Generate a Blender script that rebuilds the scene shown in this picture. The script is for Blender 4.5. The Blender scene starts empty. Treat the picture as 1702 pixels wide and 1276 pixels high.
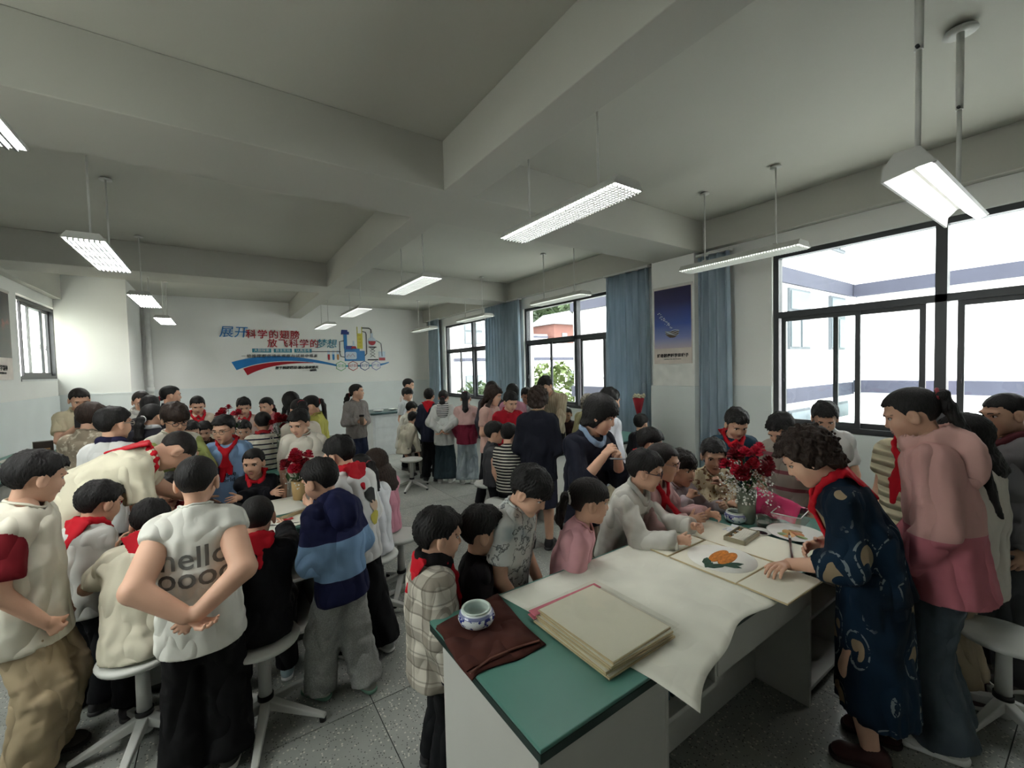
import bpy, math, random
import numpy as np
from mathutils import Vector, Matrix
random.seed(7); np.random.seed(7)
sc = bpy.context.scene; COL = sc.collection
# ---------------------------------------------------------------- camera
cam = bpy.data.cameras.new('camera'); cam_o = bpy.data.objects.new('camera', cam); COL.objects.link(cam_o); sc.camera = cam_o
cam.sensor_fit = 'HORIZONTAL'; cam.sensor_width = 36.0; cam.lens = 703.28 / 1702 * 36; cam.clip_start = .02; cam.clip_end = 400
yw, pt, rl = math.radians(34.627), math.radians(2.125), math.radians(1.4)
fwd = Vector((math.sin(yw) * math.cos(pt), math.cos(yw) * math.cos(pt), -math.sin(pt))); rgt = Vector((math.cos(yw), -math.sin(yw), 0)); dwn = fwd.cross(rgt)
r2 = rgt * math.cos(rl) + dwn * math.sin(rl); d2 = dwn * math.cos(rl) - rgt * math.sin(rl)
cam_o.matrix_world = Matrix(((r2.x, -d2.x, -fwd.x, 0), (r2.y, -d2.y, -fwd.y, 0), (r2.z, -d2.z, -fwd.z, 1.75), (0, 0, 0, 1)))
# ---------------------------------------------------------------- overcast sky, exposure
W = bpy.data.worlds.new('overcast_sky'); sc.world = W; W.use_nodes = True
wn = W.node_tree.nodes; wl = W.node_tree.links; bg = wn['Background']; bg.inputs[0].default_value = (1.0, .99, .965, 1); bg.inputs[1].default_value = 4.2
sc.view_settings.view_transform = 'Standard'; sc.view_settings.look = 'None'; sc.view_settings.gamma = 1.0; sc.view_settings.use_curve_mapping = False
sc.view_settings.exposure = 1.7
LAMP = 14.0                                              # brightness of the ceiling lamps' diffusers
sc.cycles.max_bounces = 6; sc.cycles.diffuse_bounces = 3; sc.cycles.glossy_bounces = 2; sc.cycles.transparent_max_bounces = 10; sc.cycles.use_adaptive_sampling = True; sc.cycles.adaptive_threshold = .06; sc.cycles.sample_clamp_indirect = 6.0; sc.cycles.caustics_reflective = False; sc.cycles.caustics_refractive = False

# ---------------------------------------------------------------- helpers
def srgb(r, g, b): return tuple((c / 255 / 12.92) if c / 255 <= .04045 else ((c / 255 + .055) / 1.055) ** 2.4 for c in (r, g, b))
MATS = {}
def new_mat(name):
    m = bpy.data.materials.new(name); m.use_nodes = True; nt = m.node_tree; return m, nt, nt.nodes['Principled BSDF']
def node(nt, t, **k):
    n = nt.nodes.new(t)
    for a, v in k.items():
        if isinstance(v, tuple) and a.startswith('in_'): pass
        setattr(n, a, v)
    return n
def coords(nt, scale=(1, 1, 1)):
    tc = nt.nodes.new('ShaderNodeTexCoord'); mp = nt.nodes.new('ShaderNodeMapping'); mp.inputs['Scale'].default_value = scale
    nt.links.new(tc.outputs['Object'], mp.inputs['Vector']); return mp.outputs[0]
def noise(nt, vec, scale, detail=3, rough=.55):
    n = nt.nodes.new('ShaderNodeTexNoise'); n.inputs['Scale'].default_value = scale; n.inputs['Detail'].default_value = detail; n.inputs['Roughness'].default_value = rough
    nt.links.new(vec, n.inputs['Vector']); return n.outputs['Fac']
def ramp(nt, fac, stops, interp='LINEAR'):
    r = nt.nodes.new('ShaderNodeValToRGB'); r.color_ramp.interpolation = interp; e = r.color_ramp.elements
    while len(e) < len(stops): e.new(.5)
    for el, (p, c) in zip(e, stops): el.position = p; el.color = (*c, 1) if len(c) == 3 else c
    nt.links.new(fac, r.inputs[0]); return r.outputs[0]
def mix(nt, fac, a, b):
    m = nt.nodes.new('ShaderNodeMix'); m.data_type = 'RGBA'
    for s, v in ((0, fac), (6, a), (7, b)):
        if isinstance(v, (int, float)): m.inputs[s].default_value = v
        elif isinstance(v, tuple): m.inputs[s].default_value = (*v, 1) if len(v) == 3 else v
        else: nt.links.new(v, m.inputs[s])
    return m.outputs[2]
def mth(nt, op, a, b=None, c=None):
    m = nt.nodes.new('ShaderNodeMath'); m.operation = op
    for i, v in enumerate((a, b, c)):
        if v is None: continue
        if isinstance(v, (int, float)): m.inputs[i].default_value = v
        else: nt.links.new(v, m.inputs[i])
    return m.outputs[0]
def axis(nt, vec, k):
    s = nt.nodes.new('ShaderNodeSeparateXYZ'); nt.links.new(vec, s.inputs[0]); return s.outputs[k]
def bump(nt, bs, h, strength, dist=.01):
    b = nt.nodes.new('ShaderNodeBump'); b.inputs['Strength'].default_value = strength; b.inputs['Distance'].default_value = dist; nt.links.new(h, b.inputs['Height']); nt.links.new(b.outputs[0], bs.inputs['Normal'])
def vary(c, k): return tuple(min(1, max(0, x * k)) for x in c)
def plain(c, r=.6, metal=0.0, name='painted', var=.06, sc_=8.0, bmp=0.0, spec=.4):
    key = ('p', tuple(c), r, metal, var, sc_, bmp, spec)
    if key in MATS: return MATS[key]
    m, nt, b = new_mat(name); v = coords(nt); f = noise(nt, v, sc_, 1)
    nt.links.new(ramp(nt, f, [(.3, vary(c, 1 - var)), (.7, vary(c, 1 + var))]), b.inputs['Base Color'])
    b.inputs['Roughness'].default_value = r; b.inputs['Metallic'].default_value = metal; b.inputs['Specular IOR Level'].default_value = spec
    if bmp: bump(nt, b, noise(nt, v, sc_ * 6), bmp)
    MATS[key] = m; return m
def cloth(c, kind='plain', r=.85, **k):
    """woven or knitted fabric: colour, pattern, fine creases"""
    key = ('c', tuple(c), kind, r, repr(sorted(k.items())))
    if key in MATS: return MATS[key]
    m, nt, b = new_mat('fabric'); v = coords(nt); L = nt.links
    base = ramp(nt, noise(nt, v, 6, 1), [(.25, vary(c, .90)), (.75, vary(c, 1.06))]); c2 = k.get('c2', (1, 1, 1)); c3 = k.get('c3', c2)
    if kind == 'stripes':
        z = axis(nt, v, k.get('ax', 2)); w = mth(nt, 'FRACT', mth(nt, 'MULTIPLY', z, 1 / k.get('period', .06))); f = mth(nt, 'LESS_THAN', w, k.get('duty', .3)); col = mix(nt, f, base, c2)
    elif kind == 'plaid':
        col = base
        for a, p, d, cc in ((2, .11, .4, c2), (0, .11, .4, c2), (2, .055, .12, c3), (0, .055, .12, c3)):
            w = mth(nt, 'FRACT', mth(nt, 'MULTIPLY', axis(nt, v, a), 1 / p)); f = mth(nt, 'MULTIPLY', mth(nt, 'LESS_THAN', w, d), .45); col = mix(nt, f, col, cc)
    elif kind == 'blot':
        f = noise(nt, v, k.get('scale', 14), 2, .5); f = ramp(nt, f, [(k.get('thr', .55), (0, 0, 0)), (k.get('thr', .55) + k.get('soft', .04), (1, 1, 1))]); col = mix(nt, f, base, c2)
        if 'c3' in k: f = noise(nt, coords(nt, (1.3, 1.2, 1.4)), k.get('scale', 14) * 1.7, 2); f = ramp(nt, f, [(k.get('thr2', .60), (0, 0, 0)), (k.get('thr2', .60) + .04, (1, 1, 1))]); col = mix(nt, f, col, c3)
    elif kind == 'twigs':                               # branching ink lines with a few blue-green washes
        f = noise(nt, v, 9, 5, .6); f = mth(nt, 'ABSOLUTE', mth(nt, 'SUBTRACT', f, .5)); f = ramp(nt, f, [(.008, (1, 1, 1)), (.018, (0, 0, 0))]); w = ramp(nt, noise(nt, v, 5, 2), [(.5, (0, 0, 0)), (.62, (1, 1, 1))])
        col = mix(nt, mth(nt, 'MULTIPLY', w, .55), base, c3); col = mix(nt, mth(nt, 'MULTIPLY', f, .75), col, c2)
    elif kind == 'moons':                               # big rounded tan motifs and pale loops on a dark ground
        vo = nt.nodes.new('ShaderNodeTexVoronoi'); vo.inputs['Scale'].default_value = k.get('scale', 7); L.new(coords(nt, (1, 1, .75)), vo.inputs['Vector']); d = vo.outputs['Distance']; gate = ramp(nt, axis(nt, vo.outputs['Color'], 0), [(.40, (0, 0, 0)), (.41, (1, 1, 1))], 'CONSTANT')
        vo2 = nt.nodes.new('ShaderNodeTexVoronoi'); vo2.inputs['Scale'].default_value = k.get('scale', 7); mp = nt.nodes.new('ShaderNodeMapping'); mp.inputs['Location'].default_value = (.045, .02, .04); mp.inputs['Scale'].default_value = (1, 1, .75)
        tc = nt.nodes.new('ShaderNodeTexCoord'); L.new(tc.outputs['Object'], mp.inputs[0]); L.new(mp.outputs[0], vo2.inputs['Vector'])
        inn = mth(nt, 'LESS_THAN', d, .40); out = mth(nt, 'GREATER_THAN', vo2.outputs['Distance'], .36); f = mth(nt, 'MULTIPLY', mth(nt, 'MULTIPLY', inn, out), gate)
        rg = mth(nt, 'MULTIPLY', mth(nt, 'LESS_THAN', mth(nt, 'ABSOLUTE', mth(nt, 'SUBTRACT', d, .50)), .018), mth(nt, 'GREATER_THAN', noise(nt, v, 60, 1), .48)); col = mix(nt, f, base, c2); col = mix(nt, mth(nt, 'MULTIPLY', rg, .6), col, c3)
        col = mix(nt, ramp(nt, noise(nt, v, 3, 1), [(.5, (0, 0, 0)), (.56, (1, 1, 1))]), col, mix(nt, f, vary(c, .55), c2))
    elif kind == 'blocks':                              # bands of colour by height
        z = axis(nt, v, 2); col = base
        for zz, cc in k['bands']: col = mix(nt, mth(nt, 'GREATER_THAN', z, zz), col, cc)
    elif kind == 'heather':
        col = mix(nt, ramp(nt, noise(nt, v, 160, 2), [(.4, (0, 0, 0)), (.65, (1, 1, 1))]), base, c2)
    elif kind == 'denim':
        col = mix(nt, ramp(nt, noise(nt, coords(nt, (1, 1, .5)), 9, 4), [(.42, (0, 0, 0)), (.68, (1, 1, 1))]), base, c2)
    else: col = base
    L.new(col, b.inputs['Base Color']); b.inputs['Roughness'].default_value = r; b.inputs['Specular IOR Level'].default_value = k.get('spec', .2); pass
    h = mth(nt, 'ABSOLUTE', mth(nt, 'SUBTRACT', noise(nt, coords(nt, (1, 1, .5)), 7, 1), .5)); h = mth(nt, 'MULTIPLY', h, 2.2)
    if kind == 'quilt': h = mth(nt, 'ABSOLUTE', mth(nt, 'SINE', mth(nt, 'MULTIPLY', axis(nt, v, 2), 55)))
    bump(nt, b, h, min(1, k.get('crease', .55) * 1.4), .075); MATS[key] = m; return m
def skin_mats(s):
    t = s.get('tone', 1.0); c = vary(srgb(222, 178, 152), t); key = ('skin', round(t, 2))  # tone varies by person; lowest values put backlight shade into the skin colour
    if key not in MATS:
        m, nt, b = new_mat('skin'); v = coords(nt); f = noise(nt, v, 9, 1)
        nt.links.new(ramp(nt, f, [(.3, (c[0] * .93, c[1] * .88, c[2] * .86)), (.7, (c[0] * 1.04, c[1] * 1.03, c[2] * 1.02))]), b.inputs['Base Color']); b.inputs['Roughness'].default_value = .52; b.inputs['Specular IOR Level'].default_value = .35
        MATS[key] = [m, plain((.72, .69, .66), .3, name='eye_white'), plain((.012, .009, .008), .25, name='iris'), plain((.02, .015, .013), .8, name='eyebrow'), plain(vary((.40, .15, .13), t), .5, name='lips'), plain((.10, .035, .03), .8, name='nostril')]
    return MATS[key]
def hair_mat(n):
    c = dict(black=(.010, .009, .009), brown=(.024, .014, .010), dark=(.014, .011, .010), grey=(.30, .27, .23), white=(.5, .48, .45))[n]; key = ('hair', n)
    if key not in MATS:
        m, nt, b = new_mat('hair'); f = noise(nt, coords(nt, (60, 60, 9)), 4, 1); nt.links.new(ramp(nt, f, [(.3, vary(c, .6)), (.75, vary(c, 1.8))]), b.inputs['Base Color']); b.inputs['Roughness'].default_value = .6; b.inputs['Specular IOR Level'].default_value = .28
        bump(nt, b, f, .5, .004); MATS[key] = m
    return MATS[key]
class MB:
    """collects boxes, prisms, tubes and lathes; build() links them as one mesh object"""
    def __init__(s): s.v, s.f, s.sm = [], [], []
    def add(s, vs, fs, smooth=False):
        o = len(s.v); s.v += [tuple(p) for p in vs]; s.f += [tuple(i + o for i in f) for f in fs]; s.sm += [smooth] * len(fs); return s
    def box(s, x0, x1, y0, y1, z0, z1):
        return s.add([(x, y, z) for z in (z0, z1) for y in (y0, y1) for x in (x0, x1)], [(0, 2, 3, 1), (4, 5, 7, 6), (0, 1, 5, 4), (2, 6, 7, 3), (0, 4, 6, 2), (1, 3, 7, 5)])
    def obox(s, c, R, h):
        """box with centre c, axes R (columns) and half sizes h"""
        c = np.array(c); R = np.array(R); return s.add([tuple(c + R @ np.array((x * h[0], y * h[1], z * h[2]))) for z in (-1, 1) for y in (-1, 1) for x in (-1, 1)], [(0, 2, 3, 1), (4, 5, 7, 6), (0, 1, 5, 4), (2, 6, 7, 3), (0, 4, 6, 2), (1, 3, 7, 5)])
    def prism(s, poly, fn, a, b):
        n = len(poly); vs = [fn(x, y, a) for x, y in poly] + [fn(x, y, b) for x, y in poly]
        return s.add(vs, [tuple(range(n - 1, -1, -1)), tuple(range(n, 2 * n))] + [(i, (i + 1) % n, n + (i + 1) % n, n + i) for i in range(n)])
    def cyl(s, a, b, r, r2_=None, n=16, smooth=True):
        a, b = np.array(a, float), np.array(b, float); t = (b - a) / np.linalg.norm(b - a); u = np.cross(t, (0, 0, 1) if abs(t[2]) < .9 else (1, 0, 0)); u /= np.linalg.norm(u); w = np.cross(t, u); r2_ = r if r2_ is None else r2_
        vs = [tuple(p + rr * (math.cos(2 * math.pi * i / n) * u + math.sin(2 * math.pi * i / n) * w)) for p, rr in ((a, r), (b, r2_)) for i in range(n)]
        o = len(s.v); s.v += vs; k = [tuple(o + j for j in (i, (i + 1) % n, n + (i + 1) % n, n + i)) for i in range(n)]; s.f += k; s.sm += [smooth] * n
        s.f += [tuple(o + i for i in range(n - 1, -1, -1)), tuple(o + n + i for i in range(n))]; s.sm += [False, False]; return s
    def lathe(s, prof, c=(0, 0, 0), n=24, smooth=True):
        """prof: (radius, z) from bottom outside, over the rim, to inside"""
        vs = [(c[0] + r * math.cos(2 * math.pi * i / n), c[1] + r * math.sin(2 * math.pi * i / n), c[2] + z) for r, z in prof for i in range(n)]
        return s.add(vs, [(j * n + i, j * n + (i + 1) % n, (j + 1) * n + (i + 1) % n, (j + 1) * n + i) for j in range(len(prof) - 1) for i in range(n)], smooth)
    def tube(s, pts, r, n=8, close=False, smooth=True, **k):
        v, q = tube(pts, r, n, close, **k); return s.add(v, [tuple(int(i) for i in f if i >= 0) for f in q], smooth)
    def grid(s, rows, smooth=True, double=False):
        m = len(rows[0]); return s.add([p for r in rows for p in r], [(j * m + i, j * m + i + 1, (j + 1) * m + i + 1, (j + 1) * m + i) for j in range(len(rows) - 1) for i in range(m - 1)], smooth)
    def build(s, name, mat, parent=None, bevel=0, solid=0, loc=None):
        me = bpy.data.meshes.new(name); me.from_pydata(s.v, [], s.f)
        for m in (mat if isinstance(mat, (list, tuple)) else [mat]): me.materials.append(m)
        me.polygons.foreach_set('use_smooth', s.sm); me.update()
        o = bpy.data.objects.new(name, me); COL.objects.link(o); o.parent = parent
        if loc: o.location = loc
        if solid: md = o.modifiers.new('thickness', 'SOLIDIFY'); md.thickness = solid; md.offset = 0
        if bevel: md = o.modifiers.new('edges', 'BEVEL'); md.width = bevel; md.segments = 2; md.limit_method = 'ANGLE'
        return o
def empty(name, loc=(0, 0, 0), rz=0):
    o = bpy.data.objects.new(name, None); COL.objects.link(o); o.location = loc; o.rotation_euler = (0, 0, rz); return o
def tag(o, label=None, cat=None, group=None, kind=None):
    for k, v in (('label', label), ('category', cat), ('group', group), ('kind', kind)):
        if v: o[k] = v
    return o
def thing(name, label, cat, loc=(0, 0, 0), rz=0, group=None): return tag(empty(name, loc, rz), label, cat, group)
def struct(o): o['kind'] = 'structure'; return o
def copy_tree(o, parent=None):
    c = o.copy(); COL.objects.link(c); c.parent = parent
    for ch in list(o.children): copy_tree(ch, c)
    return c
def text_mesh(txt, size, bold=0.0, align='CENTER', shear=0.0, ext=.004, spacing=1.0):
    cu = bpy.data.curves.new('lettering', 'FONT'); cu.body = txt; cu.size = size; cu.align_x = align; cu.align_y = 'CENTER'; cu.shear = shear; cu.extrude = ext; cu.offset = bold; cu.resolution_u = 3; cu.space_character = spacing
    o = bpy.data.objects.new('lettering', cu); COL.objects.link(o); bpy.context.view_layer.update(); me = bpy.data.meshes.new_from_object(o.evaluated_get(bpy.context.evaluated_depsgraph_get())); bpy.data.objects.remove(o); bpy.data.curves.remove(cu); return me
def text(txt, size, mat, parent, M, name='lettering', **k):
    """flat lettering laid on a surface by the matrix M (x along the line, y up, z out)"""
    me = text_mesh(txt, size, **k); me.materials.clear(); me.materials.append(mat); o = bpy.data.objects.new(name, me); COL.objects.link(o); o.parent = parent; o.matrix_local = M; return o
def frame(o, x, y, z): return Matrix(((x[0], y[0], z[0], o[0]), (x[1], y[1], z[1], o[1]), (x[2], y[2], z[2], o[2]), (0, 0, 0, 1)))
# ---------------------------------------------------------------- people: implicit surfaces turned into meshes
F32 = np.float32
def V3(*a): return np.array(a, float)
def unit(v):
    v = np.asarray(v, float); n = np.linalg.norm(v); return v / n if n > 1e-9 else v
def smin(a, b, k):
    h = np.clip(0.5 + 0.5 * (b - a) / k, 0, 1); return b + (a - b) * h - k * h * (1 - h)
def smax(a, b, k): return -smin(-a, -b, k)
def d_ell(P, c, r):
    q = (P - np.asarray(c, F32)) / np.asarray(r, F32); k = np.sqrt((q * q).sum(1)) + 1e-6
    return (k - 1) * min(r)
def d_cap(P, a, b, r1, r2):
    a = np.asarray(a, F32); ab = np.asarray(b, F32) - a; w = P - a
    t = np.clip(w @ ab / max(float(ab @ ab), 1e-9), 0, 1)[:, None]; q = w - t * ab
    return np.sqrt((q * q).sum(1)) - (r1 + (r2 - r1) * t[:, 0])
def d_fcap(P, a, b, A, B, R):
    """capsule with an elliptic section: A, B = (half width along R, half depth) at both ends"""
    a = np.asarray(a, F32); ab = np.asarray(b, F32) - a; w = P - a
    t = np.clip(w @ ab / max(float(ab @ ab), 1e-9), 0, 1); q = w - t[:, None] * ab
    x = q @ np.asarray(R, F32); rx = A[0] + (B[0] - A[0]) * t; ry = A[1] + (B[1] - A[1]) * t
    rest = np.maximum((q * q).sum(1) - x * x, 0)
    return np.sqrt((x * ry / rx) ** 2 + rest) - ry
def d_plane(P, p, n): return (P - np.asarray(p, F32)) @ np.asarray(unit(n), F32)
CORN = [(i, j, k) for i in (0, 1) for j in (0, 1) for k in (0, 1)]
EDGE = [(a, b) for a in CORN for b in CORN if sum(abs(x - y) for x, y in zip(a, b)) == 1 and a < b]
def nets(fn, lo, hi, h):
    """surface nets of fn over the box lo..hi with cells of size h -> vertices, quads"""
    lo = np.asarray(lo, float) - h; nb = np.ceil((np.asarray(hi, float) + h - lo) / (4 * h)).astype(int); n = nb * 4 + 1
    g = [np.arange(n[i], dtype=F32) * F32(h) + F32(lo[i]) for i in range(3)]
    gc = [(np.arange(nb[i], dtype=F32) * 4 + 2) * F32(h) + F32(lo[i]) for i in range(3)]
    C = fn(np.stack(np.meshgrid(*gc, indexing='ij'), -1).reshape(-1, 3)).reshape(nb); mk = np.abs(C) < 4.6 * h + .008
    big = np.zeros(n, bool); up = mk.repeat(4, 0).repeat(4, 1).repeat(4, 2); big[:-1, :-1, :-1] = up
    for ax in range(3):
        s0 = [slice(None)] * 3; s1 = [slice(None)] * 3; s0[ax] = slice(1, None); s1[ax] = slice(0, -1); sh = big[tuple(s1)].copy(); big[tuple(s0)] |= sh
    F = np.ones(n, F32); F[:-1, :-1, :-1] = np.where(C > 0, 1, -1).astype(F32).repeat(4, 0).repeat(4, 1).repeat(4, 2)
    w = np.nonzero(big); P = np.stack([g[i][w[i]] for i in range(3)], 1)
    if len(P): F[w] = fn(P)
    F[0] = np.maximum(F[0], 1e-4); F[-1] = np.maximum(F[-1], 1e-4); F[:, 0] = np.maximum(F[:, 0], 1e-4); F[:, -1] = np.maximum(F[:, -1], 1e-4)
    F[:, :, 0] = np.maximum(F[:, :, 0], 1e-4); F[:, :, -1] = np.maximum(F[:, :, -1], 1e-4)
    S = F < 0
    c = sum(S[i:n[0] - 1 + i, j:n[1] - 1 + j, k:n[2] - 1 + k].astype(np.int8) for i, j, k in CORN)
    act = (c > 0) & (c < 8); ci = np.argwhere(act); idx = np.full(act.shape, -1, np.int64); idx[act] = np.arange(len(ci))
    acc = np.zeros((len(ci), 3)); cnt = np.zeros(len(ci))
    for a, b in EDGE:
        fa = F[ci[:, 0] + a[0], ci[:, 1] + a[1], ci[:, 2] + a[2]]; fb = F[ci[:, 0] + b[0], ci[:, 1] + b[1], ci[:, 2] + b[2]]
        m = (fa < 0) != (fb < 0); t = np.where(m, fa / np.where(m, fa - fb, 1), 0)
        acc += np.where(m[:, None], ci + np.array(a) + t[:, None] * (np.array(b) - np.array(a)), 0); cnt += m
    Vt = lo + h * acc / np.maximum(cnt, 1)[:, None]; Q = []
    for ax in range(3):
        u, v = (ax + 1) % 3, (ax + 2) % 3
        s0 = [slice(None)] * 3; s1 = [slice(None)] * 3; s0[ax] = slice(0, -1); s1[ax] = slice(1, None)
        for s in (s0, s1): s[u] = slice(1, -1); s[v] = slice(1, -1)
        A, B = S[tuple(s0)], S[tuple(s1)]; e = np.argwhere(A != B)
        if not len(e): continue
        up = A[tuple(e.T)]; base = e.copy(); base[:, u] += 1; base[:, v] += 1
        def cell(du, dv):
            k = base.copy(); k[:, u] -= du; k[:, v] -= dv; return idx[tuple(k.T)]
        q = np.stack([cell(1, 1), cell(0, 1), cell(0, 0), cell(1, 0)], 1)
        q[~up] = q[~up][:, ::-1]; Q.append(q)
    Q = np.concatenate(Q) if Q else np.zeros((0, 4), np.int64)
    return Vt, Q
def ball(n=4):
    """unit sphere of quads"""
    vs, qs = [], []
    for ax in range(3):
        for s in (-1, 1):
            base = len(vs)
            for i in range(n + 1):
                for j in range(n + 1):
                    p = [0, 0, 0]; p[ax] = s; p[(ax + 1) % 3] = math.tan((2 * i / n - 1) * math.pi / 4) * s; p[(ax + 2) % 3] = math.tan((2 * j / n - 1) * math.pi / 4); vs.append(unit(p))
            for i in range(n):
                for j in range(n):
                    a = base + i * (n + 1) + j; qs.append((a, a + n + 1, a + n + 2, a + 1))
    return np.array(vs), np.array(qs)
BALL = ball(4)
def tube(pts, rad, n=6, close=False, flat=1.0, R=None):
    """tube of quads along pts"""
    pts = np.asarray(pts, float); m = len(pts); rad = np.full(m, rad) if np.isscalar(rad) else np.asarray(rad)
    vs = []; pn = None
    for i in range(m):
        if close: t = unit(pts[(i + 1) % m] - pts[i - 1])
        else: t = unit(pts[min(i + 1, m - 1)] - pts[max(i - 1, 0)])
        if R is not None: pn = unit(np.asarray(R) - t * (t @ np.asarray(R)))
        elif pn is None: pn = unit(np.cross(t, (0.3, 0.2, 0.93) if abs(t[2]) < .8 else (1, 0.1, 0)))
        else: pn = unit(pn - t * (t @ pn))
        b = np.cross(t, pn)
        for k in range(n):
            a = 2 * math.pi * k / n; vs.append(pts[i] + rad[i] * (math.cos(a) * pn + flat * math.sin(a) * b))
    qs = []
    for i in range(m if close else m - 1):
        for k in range(n): qs.append((i * n + k, i * n + (k + 1) % n, ((i + 1) % m) * n + (k + 1) % n, ((i + 1) % m) * n + k))
    vs = np.array(vs); qs = np.array(qs)
    if not close:
        for e, fl in ((0, 1), (m - 1, 0)):
            c = len(vs); vs = np.vstack([vs, pts[e]])
            f = [(e * n + k, c, c, e * n + (k + 1) % n) for k in range(n)] if fl == 0 else [(e * n + (k + 1) % n, c, c, e * n + k) for k in range(n)]
            f = [(a, b_, d) for a, b_, _, d in f]
            tri = np.array([(a, b_, d, -1) for a, b_, d in f]); qs = np.vstack([qs, tri])
    return vs, qs
def join(parts):
    """parts: (verts, quads, material index) -> one of each"""
    Vs, Qs, Ms, o = [], [], [], 0
    for v, q, m in parts:
        if len(v) == 0: continue
        q = np.where(q < 0, -1, q + o); Vs.append(v); Qs.append(q); Ms.append(np.full(len(q), m)); o += len(v)
    return np.concatenate(Vs), np.concatenate(Qs), np.concatenate(Ms)
def quick_mesh(name, v, q, mi=None, smooth=True):
    me = bpy.data.meshes.new(name); v = np.asarray(v, F32); q = np.asarray(q)
    tri = q[:, 3] < 0; ln = np.where(tri, 3, 4); flat = q.ravel(); flat = flat[flat >= 0]
    me.vertices.add(len(v)); me.vertices.foreach_set('co', v.ravel())
    me.loops.add(len(flat)); me.loops.foreach_set('vertex_index', flat.astype(np.int32))
    me.polygons.add(len(q)); st = np.concatenate([[0], np.cumsum(ln)[:-1]]).astype(np.int32)
    me.polygons.foreach_set('loop_start', st)
    me.polygons.foreach_set('use_smooth', np.full(len(q), smooth, bool))
    if mi is not None: me.polygons.foreach_set('material_index', np.asarray(mi, np.int32))
    me.update(calc_edges=True); return me
def mesh_part(name, v, q, mats, parent, mi=None, smooth=True):
    if len(q) == 0: return None
    me = quick_mesh(name, v, q, mi, smooth)
    for m in (mats if isinstance(mats, (list, tuple)) else [mats]): me.materials.append(m)
    o = bpy.data.objects.new(name, me); COL.objects.link(o); o.parent = parent; return o

# ---- head, in its own frame: x right, y forward, z up, chin at -.105, crown at +.105
def head_sdf(P, child=True):
    P = P.copy(); P[:, 0] = np.abs(P[:, 0])
    d = d_ell(P, (0, -.014, .028), (.074, .093, .077))
    jaw = d_ell(P, (0, .022, -.036), (.056, .060, .066)) if child else d_ell(P, (0, .022, -.040), (.056, .062, .068))
    d = smin(d, jaw, .03)
    d = smin(d, d_ell(P, (.030, .050, -.030), (.030, .030, .032)), .02)
    d = smin(d, d_cap(P, (0, .060, -.088), (.006, .058, -.086), .017, .016), .025)
    d = smin(d, d_ell(P, (.024, .074, .026), (.028, .012, .010)), .014)
    d = smax(d, -d_ell(P, (.031, .096, .007), (.018, .016, .011)), .012)
    d = smin(d, d_cap(P, (0, .078, .008), (0, .092, -.022), .006, .0095), .010)
    d = smin(d, d_ell(P, (.010, .084, -.025), (.009, .010, .007)), .007)
    d = smin(d, d_ell(P, (0, .073, -.053), (.021, .012, .010)), .010)
    d = smax(d, -d_cap(P, (0, .0905, -.0525), (.022, .080, -.0515), .0025, .0012), .004)
    ear = smax(d_ell(P, (.078, -.004, -.006), (.012, .022, .033)), -d_ell(P, (.090, .004, -.004), (.010, .011, .019)), .006)
    d = smin(d, ear, .006)
    return d
def neck_stub(P): return d_cap(P, (0, -.024, -.03), (0, -.030, -.085), .044, .040)
HEADS = {}
def head_template(child, h):
    key = (child, h)
    if key in HEADS: return HEADS[key]
    fn = lambda P: smin(head_sdf(P, child), neck_stub(P), .02)
    v, q = nets(fn, (-.095, -.115, -.135), (.095, .105, .112), h)
    def front(x, z):
        ys = np.linspace(.02, .12, 200, dtype=F32); P = np.stack([np.full(200, x, F32), ys, np.full(200, z, F32)], 1)
        s = fn(P); k = np.where(s < 0)[0]; return float(ys[k[-1]]) if len(k) else .06
    parts = [(v, q, 0)]; bv, bq = BALL
    for s in (-1, 1):
        x, z = .031 * s, .006; y = front(x, z)
        parts.append((bv * V3(.0135, .0055, .0058) + V3(x, y - .0015, z), bq, 1))
        parts.append((bv * V3(.0062, .0045, .0056) + V3(x - .0005 * s, y + .0012, z), bq, 2))
        lid = [V3(x + s * a, front(x + s * a, z + b) + .0012, z + b) for a, b in ((-.0145, .0005), (-.008, .0055), (0, .0072), (.009, .0055), (.0155, .0008))]
        tv, tq = tube(lid, [.0009, .0016, .0018, .0017, .001], 5); parts.append((tv, tq, 2))
        br = [V3(x + s * a, front(x + s * a, z + b) + .0006, z + b) for a, b in ((-.016, .0165), (-.004, .0200), (.009, .0205), (.020, .0160))]
        tv, tq = tube(br, [.0028, .0034, .0030, .0014], 5); parts.append((tv, tq, 3))
    for z, rz in ((-.0485, .0035), (-.0565, .0045)):
        lp = [V3(x, front(x, z) + .0002, z - abs(x) * .05 + (.002 if z > -.05 and abs(x) > .004 else 0)) for x in (-.019, -.010, -.004, 0, .004, .010, .019)]
        tv, tq = tube(lp, [.0008, rz * .8, rz, rz * .92, rz, rz * .8, .0008], 6); parts.append((tv, tq, 4))
    for s in (-1, 1): parts.append((bv * V3(.0032, .003, .0022) + V3(s * .0065, front(s * .0065, -.0305) - .001, -.0318), bq, 5))
    HEADS[key] = join(parts); return HEADS[key]

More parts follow.
